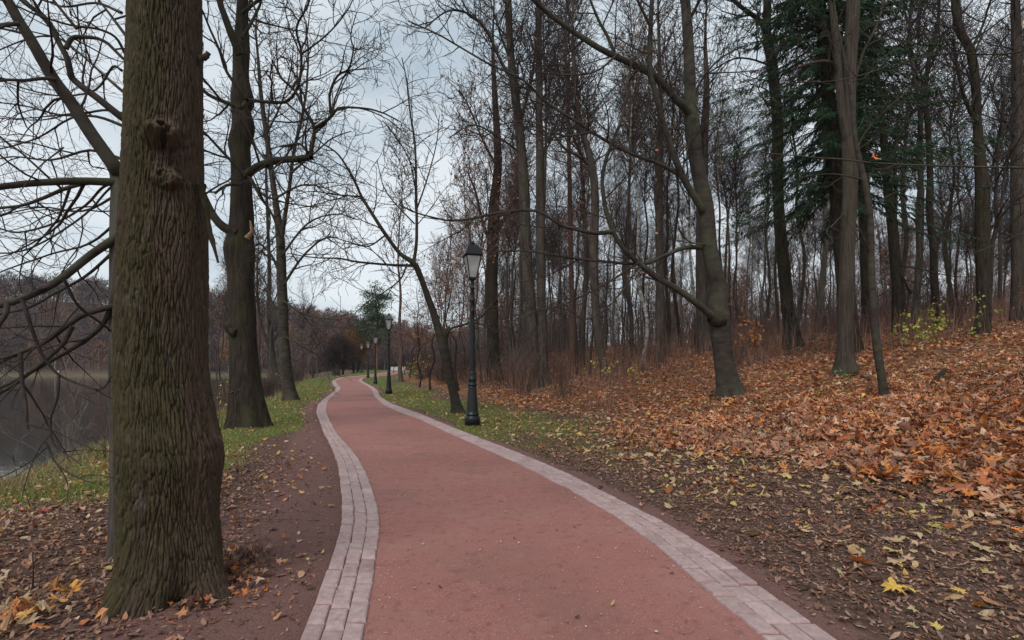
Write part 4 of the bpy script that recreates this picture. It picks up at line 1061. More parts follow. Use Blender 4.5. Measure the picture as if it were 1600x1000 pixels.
def build_leaves():
    rng = np.random.default_rng(99)
    VV, FF, CC = [], [], []; off = [0]
    def add(tpl, x, y, size, col, tilt, curl, lift):
        z = terrain(x, y) + rng.uniform(0, 1, len(x)) * lift + .003
        v, f, c = place_leaves(tpl, np.stack([x, y, z], 1), rng, size, col, tilt, curl)
        VV.append(v); FF.append(f + off[0]); CC.append(c); off[0] += len(v)
    def sample(n, d0, d1, p, x0, x1):
        d = d0 + (d1 - d0) * rng.random(n) ** p
        px = rng.uniform(x0, x1, n)
        return (px - 800) / F * d, d
    MT, ST, SM, SC_ = maple_tpl(), star_tpl(), small_tpl(), scrap_tpl()
    # orange maple leaves on the wooded slope
    for tpl, n, d0, d1, p in ((MT, 42000, 4.2, 12, .8), (ST, 62000, 11, 46, .75)):
        x, y = sample(n, d0, d1, p, 730, 1680)
        sR = x - XOR(y); nz = fbm(x * .7, y * .7, 3, 44)
        k = rng.random(n) < sstep(sR + (nz - .5) * 4.6, 2.2, 6.0) * (1 - .55 * sstep(grass_amount(x, y), .1, .5))
        x, y = x[k], y[k]; m = len(x)
        sz = rng.uniform(.08, .19, m) * (1 + np.maximum(y - 12, 0) * .016)
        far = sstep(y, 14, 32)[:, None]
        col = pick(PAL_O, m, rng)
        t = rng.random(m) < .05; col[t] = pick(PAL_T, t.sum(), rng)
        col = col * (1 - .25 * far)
        pt = fbm(x * .5, y * .5, 3, 64)[:, None]
        col = col * (1 - .6 * sstep(pt, .5, .7)) + (.5 * col + np.array([.20, .13, .095])) * .6 * sstep(pt, .5, .7)
        col = col * (.55 + .9 * fbm(x * 1.1, y * 1.1, 3, 65)[:, None])
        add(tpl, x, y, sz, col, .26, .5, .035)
    # dark litter and scraps beside the kerb
    x, y = sample(190000, 2.4, 17, .75, 560, 1720); sR = x - XOR(y); nz = fbm(x * .9, y * .9, 3, 45)
    k = (sR > .06) & (rng.random(len(x)) < (.04 + .96 * sstep(sR + (nz - .5) * .7, .05, .6)) * (1 - sstep(sR, 5.5, 7.5)) * (1 - .6 * grass_amount(x, y)))
    x, y = x[k], y[k]; add(SC_, x, y, np.minimum(.085, rng.lognormal(-3.45, .42, len(x))), pick(PAL_D, len(x), rng, .3), .3, .4, .012)
    # small yellow and tan leaves
    x, y = sample(16000, 2.4, 17, .8, 560, 1720); sR = x - XOR(y)
    k = (sR > .05) & (rng.random(len(x)) < (.06 + .94 * sstep(sR, .3, 1.6)) * (.25 + .75 * sstep(fbm(x * 1.1, y * 1.1, 3, 66), .38, .58)))
    x, y = x[k], y[k]; c = pick(PAL_T, len(x), rng); g = rng.random(len(x)) < .07; c[g] = np.array([.44, .40, .15])
    b = rng.random(len(x)) < .4; c[b] = pick(PAL_O, b.sum(), rng) * .8
    add(SM, x, y, np.minimum(.12, rng.lognormal(-2.75, .35, len(x))), c, .3, .5, .015)
    x, y = sample(1500, 2.6, 13, .8, 700, 1720); sR = x - XOR(y); k = rng.random(len(x)) < sstep(sR, .5, 3.5); x, y = x[k], y[k]
    add(MT, x, y, rng.uniform(.09, .20, len(x)), np.where(rng.random((len(x), 1)) < .6, pick(PAL_T, len(x), rng), pick(PAL_O, len(x), rng)), .22, .4, .02)
    x, y = sample(3000, 4.8, 9.5, .8, 1250, 1720); sR = x - XOR(y); k = rng.random(len(x)) < sstep(sR, 3.0, 4.8); x, y = x[k], y[k]
    add(MT, x, y, rng.uniform(.15, .25, len(x)), pick(PAL_O, len(x), rng), .28, .45, .05)
    # bigger single leaves near the kerb, among them the yellow pair and the tan one
    pts = [(1405, 888, .17, (.46, .31, .18)), (1398, 935, .14, (.66, .42, .08)), (1412, 930, .12, (.68, .50, .10)), (1425, 962, .11, (.50, .38, .20)), (1313, 902, .075, (.36, .39, .17)), (1383, 850, .10, (.45, .28, .19)), (1294, 788, .11, (.46, .33, .19)), (1108, 890, .05, (.55, .36, .1)), (1246, 656, .18, (.62, .33, .05)), (1350, 677, .15, (.55, .46, .2)), (1046, 725, .12, (.36, .12, .05)), (1425, 982, .08, (.38, .38, .2)), (1465, 985, .09, (.58, .44, .12)), (1550, 750, .2, (.42, .28, .19)), (1560, 960, .07, (.6, .45, .1)), (1535, 890, .07, (.45, .38, .2)), (812, 998, .05, (.48, .42, .1)), (110, 925, .15, (.68, .33, .06)), (65, 965, .17, (.58, .24, .07)), (30, 975, .15, (.5, .2, .08)), (92, 955, .13, (.62, .3, .08)), (66, 806, .14, (.3, .07, .04)), (35, 830, .15, (.5, .24, .1)), (215, 960, .06, (.6, .42, .14)), (300, 905, .05, (.5, .27, .16)), (292, 950, .04, (.6, .28, .06)), (392, 905, .09, (.5, .3, .18)), (320, 940, .06, (.55, .28, .1)), (256, 940, .07, (.36, .18, .1)), (456, 763, .10, (.62, .48, .2)), (518, 793, .08, (.45, .25, .1))]
    for px, py, s, c in pts:
        X = hit(px, py); x = np.array([X[0]]); y = np.array([X[1]])
        add(MT if s > .06 else SM, x, y, np.array([s]), np.array([c]), .22, .45, .03)
    # heap of yellow orange leaves in the near corner
    n = 34; px = rng.normal(38, 36, n); py = rng.normal(962, 24, n)
    X = np.array([hit(a, min(b, 1090)) for a, b in zip(px, py)])
    add(MT, X[:, 0], X[:, 1], rng.uniform(.06, .14, n), pick(np.array([(.55, .23, .06), (.48, .18, .06), (.58, .32, .10), (.42, .24, .13), (.5, .36, .22)]), n, rng), .4, .7, .07)
    n = 420; px = np.where(rng.random(n) < .6, rng.normal(372, 34, n), rng.normal(285, 40, n)); py = np.where(px > 330, rng.normal(895, 24, n), rng.normal(938, 14, n))
    X = np.array([hit(a, min(b, 1090)) for a, b in zip(px, py)])
    add(ST, X[:, 0], X[:, 1], rng.uniform(.03, .085, n), pick(np.vstack([PAL_D[:4], PAL_D[:4], PAL_O]), n, rng), .4, .7, .04)
    # litter under the thick linden
    x, y = sample(40000, 2.2, 9, .8, -120, 590); sL = XOL(y) - x; ga = grass_amount(x, y)
    k = (sL > .05) & (rng.random(len(x)) < (.10 + .90 * sstep(sL + (fbm(x * 1.2, y * 1.2, 3, 46) - .5) * 1.0, .35, 1.6)) * (1 - .75 * sstep(ga, .1, .7)))
    x, y = x[k], y[k]; add(SC_, x, y, np.minimum(.085, rng.lognormal(-3.45, .42, len(x))), pick(PAL_D, len(x), rng, .3), .3, .4, .012)
    x, y = sample(3200, 2.2, 10, .8, -120, 590); sL = XOL(y) - x
    k = (sL > .05) & (rng.random(len(x)) < .08 + .92 * sstep(sL, .6, 2.2)); x, y = x[k], y[k]
    add(SM, x, y, rng.uniform(.03, .075, len(x)), np.where(rng.random((len(x), 1)) < .45, pick(PAL_O, len(x), rng), pick(np.vstack([PAL_T, PAL_D]), len(x), rng)), .35, .6, .02)
    # scattered over the lawns
    x, y = sample(8000, 5, 45, .7, -100, 820); yb = y; sL = XOL(yb) - x; sR = x - XOR(yb)
    k = ((sL > .1) & (sL < 8)) | ((sR > .1) & (sR < 6)); x, y = x[k], y[k]
    add(SM, x, y, rng.uniform(.04, .085, len(x)) * (1 + y * .012), np.where(rng.random((len(x), 1)) < .6, pick(PAL_O, len(x), rng), pick(PAL_T, len(x), rng)), .4, .6, .03)
    # a few crumbs of leaf on the path
    n = 900; y = 2.6 + 20 * rng.random(n) ** 1.3; x = XIL(y) + (XIR(y) - XIL(y)) * rng.random(n)
    z = base_z(y) + .004
    v, f, c = place_leaves(SC_, np.stack([x, y, z], 1), rng, np.where(rng.random(n) < .12, rng.uniform(.03, .05, n), rng.uniform(.008, .024, n)), pick(np.vstack([PAL_T, PAL_D]), n, rng), .2, .3)
    VV.append(v); FF.append(f + off[0]); CC.append(c); off[0] += len(v)
    o = mesh_np('fallen_leaves', np.concatenate(VV), np.concatenate(FF), M['leaf'], col=np.concatenate(CC), smooth=False)
    tag(o, 'orange and tan autumn leaves lying over the soil, the slope and the lawns', 'leaves', kind='stuff')
    # grit and pebbles on the path
    n = 2600; y = 2.5 + 15 * rng.random(n) ** 1.4; t = rng.random(n); e = rng.random(n) < .35
    t = np.where(e, np.where(rng.random(n) < .5, .015 + .05 * rng.random(n), .985 - .05 * rng.random(n)), t)
    x = XIL(y) + (XIR(y) - XIL(y)) * t; z = base_z(y)
    ico = np.array([(1, 0, 0), (-1, 0, 0), (0, 1, 0), (0, -1, 0), (0, 0, .7), (0, 0, -.7)], float)
    fc = np.array([(0, 2, 4), (2, 1, 4), (1, 3, 4), (3, 0, 4), (2, 0, 5), (1, 2, 5), (3, 1, 5), (0, 3, 5)])
    s = np.exp(rng.normal(-5.75, .45, n)); V = ico[None] * s[:, None, None] * rng.uniform(.6, 1.3, (n, 6, 1)); V = V + np.stack([x, y, z + s * .2], 1)[:, None]
    pc = np.array([(.30, .17, .15), (.38, .28, .26), (.22, .12, .11), (.45, .40, .38), (.33, .20, .18)])
    o = mesh_np('gravel', V.reshape(-1, 3), (fc[None] + (np.arange(n) * 6)[:, None, None]).reshape(-1, 3), vcol('pebble', .85, .2), col=np.repeat(pick(pc, n, rng), 6, 0), smooth=False)
    tag(o, 'loose grit and pebbles strewn on the red path', 'gravel', kind='stuff')

def build_grass():
    rng = np.random.default_rng(5)
    n = 420000
    d = 4.2 * (80 / 4.2) ** rng.random(n); px = rng.uniform(-120, 1250, n); x = (px - 800) / F * d; y = d
    ga = grass_amount(x, y)
    yb = np.minimum(y, 100); sL = XOL(yb) - x; sR = x - XOR(yb)
    k = (np.maximum(sL, sR) > .05) & (rng.random(n) < ga * .9) & (px < np.where(sR > 0, 1250, 560))
    x, y = x[k], y[k]
    # stray tufts in the bare soil
    tx = []; ty = []
    for i in range(60):
        px_, d_ = rng.uniform(850, 1500), rng.uniform(4, 11); cx = (px_ - 800) / F * d_
        if cx - float(XOR(d_)) < .3: continue
        q = rng.integers(6, 24); tx.append(cx + rng.normal(0, .035, q)); ty.append(d_ + rng.normal(0, .035, q))
    x = np.concatenate([x] + tx); y = np.concatenate([y] + ty); n = len(x)
    z = terrain(x, y) - .004
    h = rng.uniform(.025, .062, n) * (1 + np.maximum(y - 8, 0) * .012); w = rng.uniform(.0022, .0042, n) * (1 + np.maximum(y - 4, 0) * .14)
    a = rng.uniform(0, 6.28, n); b = rng.uniform(0, 6.28, n); le = rng.uniform(.2, .9, n) * h
    dx, dy = np.cos(a) * w, np.sin(a) * w; lx, ly = np.cos(b) * le, np.sin(b) * le
    V = np.stack([np.stack([x - dx, y - dy, z], 1), np.stack([x + dx, y + dy, z], 1), np.stack([x + lx * .35 + dx * .7, y + ly * .35 + dy * .7, z + h * .6], 1), np.stack([x + lx * .35 - dx * .7, y + ly * .35 - dy * .7, z + h * .6], 1), np.stack([x + lx, y + ly, z + h], 1)], 1)
    i = np.arange(n)[:, None] * 5
    nz = fbm(x * .6, y * .6, 3, 71)[:, None]
    pal = np.array([(.14, .19, .035), (.20, .23, .045), (.27, .265, .07), (.12, .155, .03), (.34, .28, .12)])
    c = pick(pal, n, rng) * (.7 + .6 * nz); st = sstep(fbm(x * 1.7, y * 1.7, 3, 73), .48, .66)[:, None]; c = c * (1 - .6 * st) + np.array([.25, .20, .10]) * .6 * st
    m2 = 5200; d2 = 6.5 * (60 / 6.5) ** rng.random(m2); cr = np.interp(d2, [0, 12, 22, 34, 60, 90], [4.4, 4.3, 3.3, 2.9, 3.6, 5])
    x2 = XOL(d2) - cr - rng.normal(.9, .55, m2); z2 = terrain(x2, d2) - .01; h2 = rng.uniform(.08, .38, m2) * (.3 + .9 * vnoise(x2 * 1.3, d2 * 1.3, 13)); w2 = .0025 + .0004 * d2
    a2 = rng.uniform(0, 6.28, m2); b2 = rng.uniform(0, 6.28, m2); l2 = h2 * rng.uniform(.2, .8, m2)
    dx, dy = np.cos(a2) * w2, np.sin(a2) * w2; lx, ly = np.cos(b2) * l2, np.sin(b2) * l2
    V2 = np.stack([np.stack([x2 - dx, d2 - dy, z2], 1), np.stack([x2 + dx, d2 + dy, z2], 1), np.stack([x2 + lx * .35 + dx * .7, d2 + ly * .35 + dy * .7, z2 + h2 * .6], 1), np.stack([x2 + lx * .35 - dx * .7, d2 + ly * .35 - dy * .7, z2 + h2 * .6], 1), np.stack([x2 + lx, d2 + ly, z2 + h2], 1)], 1)
    V = np.concatenate([V, V2]); n = n + m2; i = np.arange(n)[:, None] * 5
    c = np.concatenate([c, pick(np.array([(.30, .22, .11), (.24, .17, .09), (.20, .19, .07), (.36, .28, .16)]), m2, rng)])
    o = mesh_np('grass', V.reshape(-1, 3), [i + np.array([[0, 1, 2, 3]]), i + np.array([[3, 2, 4]])], M['blade'], col=np.repeat(c, 5, 0))
    tag(o, 'short green grass on the banks beside the path', 'grass', kind='stuff')

# ------------------------------------------------------------------ shrubs and understorey
def shrub_proto(name, seed, ns, H, r0, tw, P, leaves=None, spread=.35, foot=.25):
    w = Wood(seed); rg = random.Random(seed)
    root = thing(name, (0, 0, 0), '', 'shrub')
    for i in range(ns):
        a = rg.uniform(0, 6.28); s = rg.uniform(0, spread); q = rg.uniform(0, foot)
        w.grow((math.cos(a) * q, math.sin(a) * q, -.05), (math.cos(a) * s, math.sin(a) * s, 1), H * rg.uniform(.55, 1.1), r0, 0, P)
    o = w.build(root, None, M[tw], sides=(4, 3, 3)); o.name = 'stems'
    if leaves:
        n, size, cols = leaves
        pts = [w.tips[i % len(w.tips)] for i in range(n)]
        v, f, c = leaf_cards(pts, np.random.default_rng(seed), size * .85, cols, .04)
        mesh_np('leaves', v, f, M['leaf'], root, col=c)
    return root

def build_shrubs():
    P1 = PD((2.6, 3.4), (.8, .4), (.007, .005), .0048, 3, n=(7, 5, 4), max=(9, 5, 4), up=(.03, .05, .04), tmin=(.1, .25, .2), ang=(0, 38, 40), wig=(.10, .14, .18))
    P1['den'] = (0, 2.8, 3.2); P1['len'] = (1, .75, .35); P1['rad'] = (.01, .007, .005); P1['max'] = (9, 8, 4)
    rg = random.Random(55)
    A = [shrub_proto('shrub', 201, 16, 1.9, .010, 'twig_red', P1), shrub_proto('shrub', 202, 20, 1.4, .008, 'twig_red', P1, (60, .06, BROWN)), shrub_proto('shrub', 203, 12, 2.6, .013, 'twig_light', P1, None, .5), shrub_proto('shrub', 204, 14, 2.2, .011, 'twig', P1, (40, .06, BROWN), .6)]
    used = [0] * 4
    def put(k, x, y, s, lab, grp):
        z = gz(x, y)
        if not used[k]:
            used[k] = 1; p = A[k]; p.location = (x, y, z); p.scale = (s, s, s); p['label'] = lab; p['group'] = grp; return p
        return dup(A[k], (x, y, z), rg.uniform(0, 6.28), s, lab, grp)
    n = 0; tries = 0
    while n < 185 and tries < 9000:
        tries += 1
        y = 15.5 + 48 * rg.random() ** .8; px = rg.uniform(640, 1680); x = (px - 800) / F * y; sR = x - float(XOR(min(y, 100)))
        if sR < 4.6 + .02 * y or sR > 60: continue
        if px > 1150 and y < 19: continue
        n += 1
        put(rg.choices(range(4), [3, 3, 1.2, 1.2])[0], x, y, rg.uniform(.7, 1.25), 'low leafless reddish brown bush in the understorey of the woods', 'leafless bushes under the trees')
    # close thicket along the edge of the wood behind the lamps
    for i in range(42):
        y = rg.uniform(21, 60); sR = rg.uniform(3.6, 6.5) + .03 * y; x = float(XOR(y)) + sR
        put(rg.choice((0, 2, 3, 1)), x, y, rg.uniform(.9, 1.5), 'dense tangled brown bush at the wood edge beyond the lawn strip', 'tangled bushes at the wood edge')
    # lake bank thicket
    for i in range(60):
        y = rg.uniform(14, 85); cr = float(np.interp(y, [0, 12, 22, 34, 60, 90], [4.4, 4.3, 3.3, 2.9, 3.6, 5])); x = float(XOL(y)) - cr - rg.uniform(.6, 3.2)
        if y < 22 and (x / y * F + 800) < 330: continue
        put(rg.choice((0, 1, 2, 3)), x, y, rg.uniform(.6, 1.15), 'bare purplish brown bush on the lake bank below the grass', 'bushes on the lake bank')
    YG = [(.36, .36, .05), (.30, .36, .07), (.42, .36, .06)]; OR_ = [(.55, .20, .04), (.60, .27, .05), (.45, .15, .04)]; YL = [(.6, .42, .06), (.55, .45, .08)]
    PL = dict(P1); PL['den'] = (0, 3.0, 3.0)
    def single(px, py, seed, ns, H, lv, lab, tw='twig_light', spread=.6, nm='shrub', foot=.15):
        x, y, z = hit(px, py); o = shrub_proto(nm, seed, ns, H, .008, tw, PL, lv, spread, foot); o.location = (x, y, z); o['label'] = lab; o['category'] = 'shrub' if nm == 'shrub' else 'sapling'
        return o
    single(1478, 538, 301, 9, 1.5, (230, .10, YG), 'yellow green leaved bush in front of the dark forked corner trunk', spread=.9, foot=.8)
    single(1424, 560, 302, 4, 1.3, (110, .10, YG), 'small yellow green bush just behind the crooked thin tree', spread=.7)
    single(965, 600, 303, 8, .9, (80, .10, YL), 'knee high yellow leaved seedling clump beside the leaning slim trunk', spread=.8, foot=.7)
    single(930, 592, 304, 4, 1.0, (40, .10, YL), 'tall thin yellow leaved seedling at the clump beside the leaning slim trunk')
    single(1172, 570, 305, 6, 2.2, (150, .13, OR_), 'orange leaved sapling between the large maple and the dark flared trunk', 'twig_red', .35, 'sapling')
    single(822, 605, 306, 3, .9, (26, .09, YL), 'small yellow leaved sprig at the foot of the mossy trunk pair')
    single(1332, 611, 307, 2, .35, (14, .10, [(.12, .24, .06), (.16, .28, .08)]), 'tiny green leaved seedling at the foot of the twin stemmed linden', spread=.8)
    single(648, 601, 308, 10, 2.6, (240, .12, [(.36, .33, .06), (.42, .30, .06), (.28, .18, .07)]), 'yellowing bush at the wood edge past the second lamp post', spread=.5, foot=.8)
    single(440, 612, 309, 6, 1.6, (60, .13, YL), 'sparse bush with a few bright yellow leaves on the bank beside the third grass tree', 'twig_red', .6)
    single(132, 718, 310, 2, 2.6, None, 'lone pale sapling with fan of thin branches at the lake edge', 'twig_pale', .1, 'sapling', .01)
    single(166, 716, 311, 10, 1.1, None, 'purplish bare bush at the lake edge beside the pale sapling', 'twig_red', .7)
    single(100, 724, 313, 5, 1.3, None, 'thin spray of pale bare stems at the lake edge before the pale sapling', 'twig_pale', .8)
    single(345, 672, 314, 9, 1.3, (20, .08, YL), 'purplish bush on the bank between the thick trunk and the gnarled linden', 'twig_red', .7, foot=.6)
    single(1555, 486, 312, 4, 2.0, (120, .11, YG), 'pale green leaved bush between the forked corner trunk and the broad straight trunk', spread=.5)
    # dry upright stems, too many to count
    rng = np.random.default_rng(8); n = 19000
    y = 14 + 42 * rng.random(n); px = rng.uniform(640, 1680, n); x = (px - 800) / F * y; sR = x - XOR(y)
    cl = fbm(x * .5, y * .5, 3, 91)
    k = (sR > 4.2 + .03 * y) & (rng.random(n) < sstep(cl, .36, .6)); k &= ~((y < 18) & (px > 1000)); x, y = x[k], y[k]; n = len(x)
    z = terrain(x, y); h = rng.uniform(.35, 1.5, n); lx, ly = rng.normal(0, .16, n) * h, rng.normal(0, .16, n) * h
    w = .0045 + .00012 * y
    mid = np.stack([x + lx * .4 + rng.normal(0, .02, n), y + ly * .4, z + h * .55], 1); top = np.stack([x + lx, y + ly, z + h], 1); bot = np.stack([x, y, z - .02], 1)
    lst = [((bot[i], mid[i], top[i]), (w[i], w[i] * .8, w[i] * .4)) for i in range(n)]
    v, f = tubes(lst, 3)
    c = np.repeat(pick(np.array([(.22, .115, .085), (.16, .085, .065), (.28, .17, .125), (.12, .07, .055)]), n, rng), 9, 0)
    o = mesh_np('undergrowth', v, f, M['wood'], col=c); tag(o, 'dry reddish stems standing all over the forest floor', 'undergrowth', kind='stuff')

# ------------------------------------------------------------------ conifers, round bushes, far woods
def conifer(loc, lab, name, H, z0, R, seed, top=(0, 0), droop=.35, cols=((.020, .050, .020), (.034, .072, .026), (.014, .036, .018)), per=6, r0=.24, dens=1.0):
    rng = np.random.default_rng(seed); root = thing(name, loc, lab, 'tree')
    p = [(top[0] * t, top[1] * t, -.1 + H * t) for t in np.linspace(0, 1, 8)]
    trunk_mesh(p, [r0 * (1 - .95 * t) + .01 for t in np.linspace(0, 1, 8)], root, M['bark_dark'], 12, flare=.5, seed=seed)
    br = []; tri = []
    z = z0
    while z < H - .4:
        f = (z - z0) / (H - z0); L0 = R * (1 - f) ** .8 + .25
        for k in range(per):
            a = rng.uniform(0, 6.28); L = L0 * rng.uniform(.55, 1.15)
            if rng.random() < .12: continue
            n = 8; pts = []
            x, y, zz = top[0] * z / H, top[1] * z / H, z + rng.uniform(-.2, .2); el = .25 - droop * rng.uniform(.5, 1.5)
            for i in range(n + 1):
                pts.append((x, y, zz)); e = el + .55 * (i / n) ** 2 * rng.uniform(.4, 1); a += rng.normal(0, .06)
                x += math.cos(a) * L / n * math.cos(e); y += math.sin(a) * L / n * math.cos(e); zz += math.sin(e) * L / n
            br.append((pts, list(np.linspace(.028, .006, n + 1))))
            for i in range(1, n + 1):
                t = i / n
                m = int(rng.integers(4, 8) * dens)
                for q in range(m):
                    s = rng.choice((-1, 1)); sl = (.12 + .30 * math.sin(min(t * 2.6, 3.0))) * rng.uniform(.35, 1) * min(1, L / 1.5)
                    f_ = rng.uniform(0, 1); bx = [pts[i - 1][j] + (pts[i][j] - pts[i - 1][j]) * f_ for j in range(3)]
                    da = a + s * rng.uniform(.4, 1.2); dz = -rng.uniform(.3, 1.5)
                    dv = np.array([math.cos(da), math.sin(da), dz]); dv /= np.linalg.norm(dv)
                    e_ = np.array(bx) + dv * sl; sd = rng.normal(size=3); sd -= dv * (sd @ dv); sd /= np.linalg.norm(sd)
                    w = rng.uniform(.010, .022)
                    tri.append((bx, np.array(bx) + dv * sl * .5 + sd * w, e_)); tri.append((bx, np.array(bx) + dv * sl * .55 - sd * w, e_))
        z += rng.uniform(.28, .48)
    v, fq = tubes(br, 4); o = mesh_np('branches', v, fq, M['twig'], root)
    T = np.array([[np.asarray(a) for a in t] for t in tri]); n = len(T)
    c = pick(np.array(cols), n, rng, .3)
    mesh_np('crown', T.reshape(-1, 3), np.arange(n * 3).reshape(-1, 3), M['needle'], root, col=np.repeat(c, 3, 0))
    return root

def build_conifers():
    x, y, z = hit(1330, 552)
    tx = (1284 - 1330) / F * y
    conifer((x, y, z), 'dark green spruce with drooping boughs behind the twin stemmed linden', 'spruce_tree', 30, 6.3, 4.5, 401, (tx * 2.2, .3), .72, per=10, r0=.3, dens=5.0)
    x, y, z = hit(1412, 520)
    conifer((x - .6, y + 1.5, z), 'thinner dark spruce standing beyond the drooping one with sparse upper boughs', 'spruce_tree', 27, 8.5, 3.4, 402, (-1.0, .2), .45, per=7, r0=.24, dens=3.0)
    # pine past the end of the lamp row
    yy = 96.0; xx = (588 - 800) / F * yy; zz = gz(xx, yy); root = thing('pine_tree', (xx, yy, zz), 'scots pine with orange stem and open green crown past the end of the lamp row', 'tree')
    p = [(0, 0, -.2), (.1, 0, 4), (.3, 0, 8), (.0, 0, 12), (-.3, 0, 15.2)]
    trunk_mesh(p, [.26, .22, .19, .14, .05], root, plain('pine_bark', (.24, .105, .055), .9, .1, .4, 4), 10, seed=5)
    rng = np.random.default_rng(41); br = []; T = []; 
    for i in range(34):
        h = rng.uniform(5.2, 15.0); a = rng.uniform(0, 6.28); L = rng.uniform(1.4, 4.4) * (1 - .45 * (h - 5) / 10)
        e = np.array([math.cos(a) * L, math.sin(a) * L, rng.uniform(-.5, 1.0)]); s = np.array([0, 0, h])
        br.append(([s, s + e * .5 + np.array([0, 0, .15]), s + e], [.06, .04, .015]))
        for q in range(4):
            cpt = s + e * rng.uniform(.5, 1.1) + rng.normal(0, .35, 3); m = 70
            o = cpt + rng.normal(0, 1, (m, 3)) * np.array([.65, .65, .28]); dv = rng.normal(0, 1, (m, 3)); dv[:, 2] = np.abs(dv[:, 2]); dv /= np.linalg.norm(dv, axis=1, keepdims=True)
            sd = np.cross(dv, rng.normal(size=(m, 3))); sd /= np.linalg.norm(sd, axis=1, keepdims=True)
            T.append(np.stack([o - sd * .07, o + sd * .07, o + dv * .42], 1))
    v, f = tubes(br, 4); mesh_np('limb', v, f, M['twig'], root)
    T = np.concatenate(T); n = len(T); c = pick(np.array([(.04, .075, .035), (.06, .10, .045), (.03, .055, .03), (.075, .115, .06)]), n, rng)
    mesh_np('crown', T.reshape(-1, 3), np.arange(n * 3).reshape(-1, 3), M['needle'], root, col=np.repeat(c, 3, 0))
    # round brown bush-like trees at the bend
    def dome(px, y, R, H, seed, tw, lab):
        x = (px - 800) / F * y; z = gz(x, y); root = thing('round_tree', (x, y, z), lab, 'tree'); w = Wood(seed); rg = random.Random(seed)
        st = []
        for i in range(6):
            a = rg.uniform(0, 6.28); q = rg.uniform(.3, R * .45)
            pts = [(math.cos(a) * q * .5, math.sin(a) * q * .5, -.1), (math.cos(a) * q * .8, math.sin(a) * q * .8, H * .22), (math.cos(a) * q * 1.4, math.sin(a) * q * 1.4, H * .5)]
            st.append((pts, [.13, .10, .06]))
        v, f = tubes(st, 7); mesh_np('trunk', v, f, M['bark_dark'], root)
        P = PD((0, 2.4, 2.6, 3), (1, 1.8, .9, .5), (.05, .03, .02, .016), .014, 3, n=(7, 6, 4, 3), max=(1, 10, 7, 4), up=(.0, .05, .04, 0), ang=(0, 45, 42, 40), wig=(.08, .15, .2, .2), tmin=(.1, .1, .1, .1))
        for i in range(190):
            a = rg.uniform(0, 6.28); el = rg.uniform(.08, 1.45); s = st[i % 6][0][1 + i % 2]
            e = (math.cos(a) * math.cos(el) * R, math.sin(a) * math.cos(el) * R, H * .18 + math.sin(el) * H * .8)
            d = [e[j] - s[j] for j in range(3)]; L = math.sqrt(sum(q * q for q in d)); w.grow(s, [q / L for q in d], L * .8, .05, 0, P)
        w.build(root, None, M[tw], sides=(4, 3, 3))
    M['twig_rust'] = plain('twig_rust', (.20, .105, .045), .9, .1)
    dome(531, 90, 4.6, 8.6, 501, 'twig', 'dark rounded bush tree where the path bends out of sight')
    dome(554, 97, 4.0, 9.3, 502, 'twig_rust', 'rust topped rounded bush tree beside the pine at the bend')

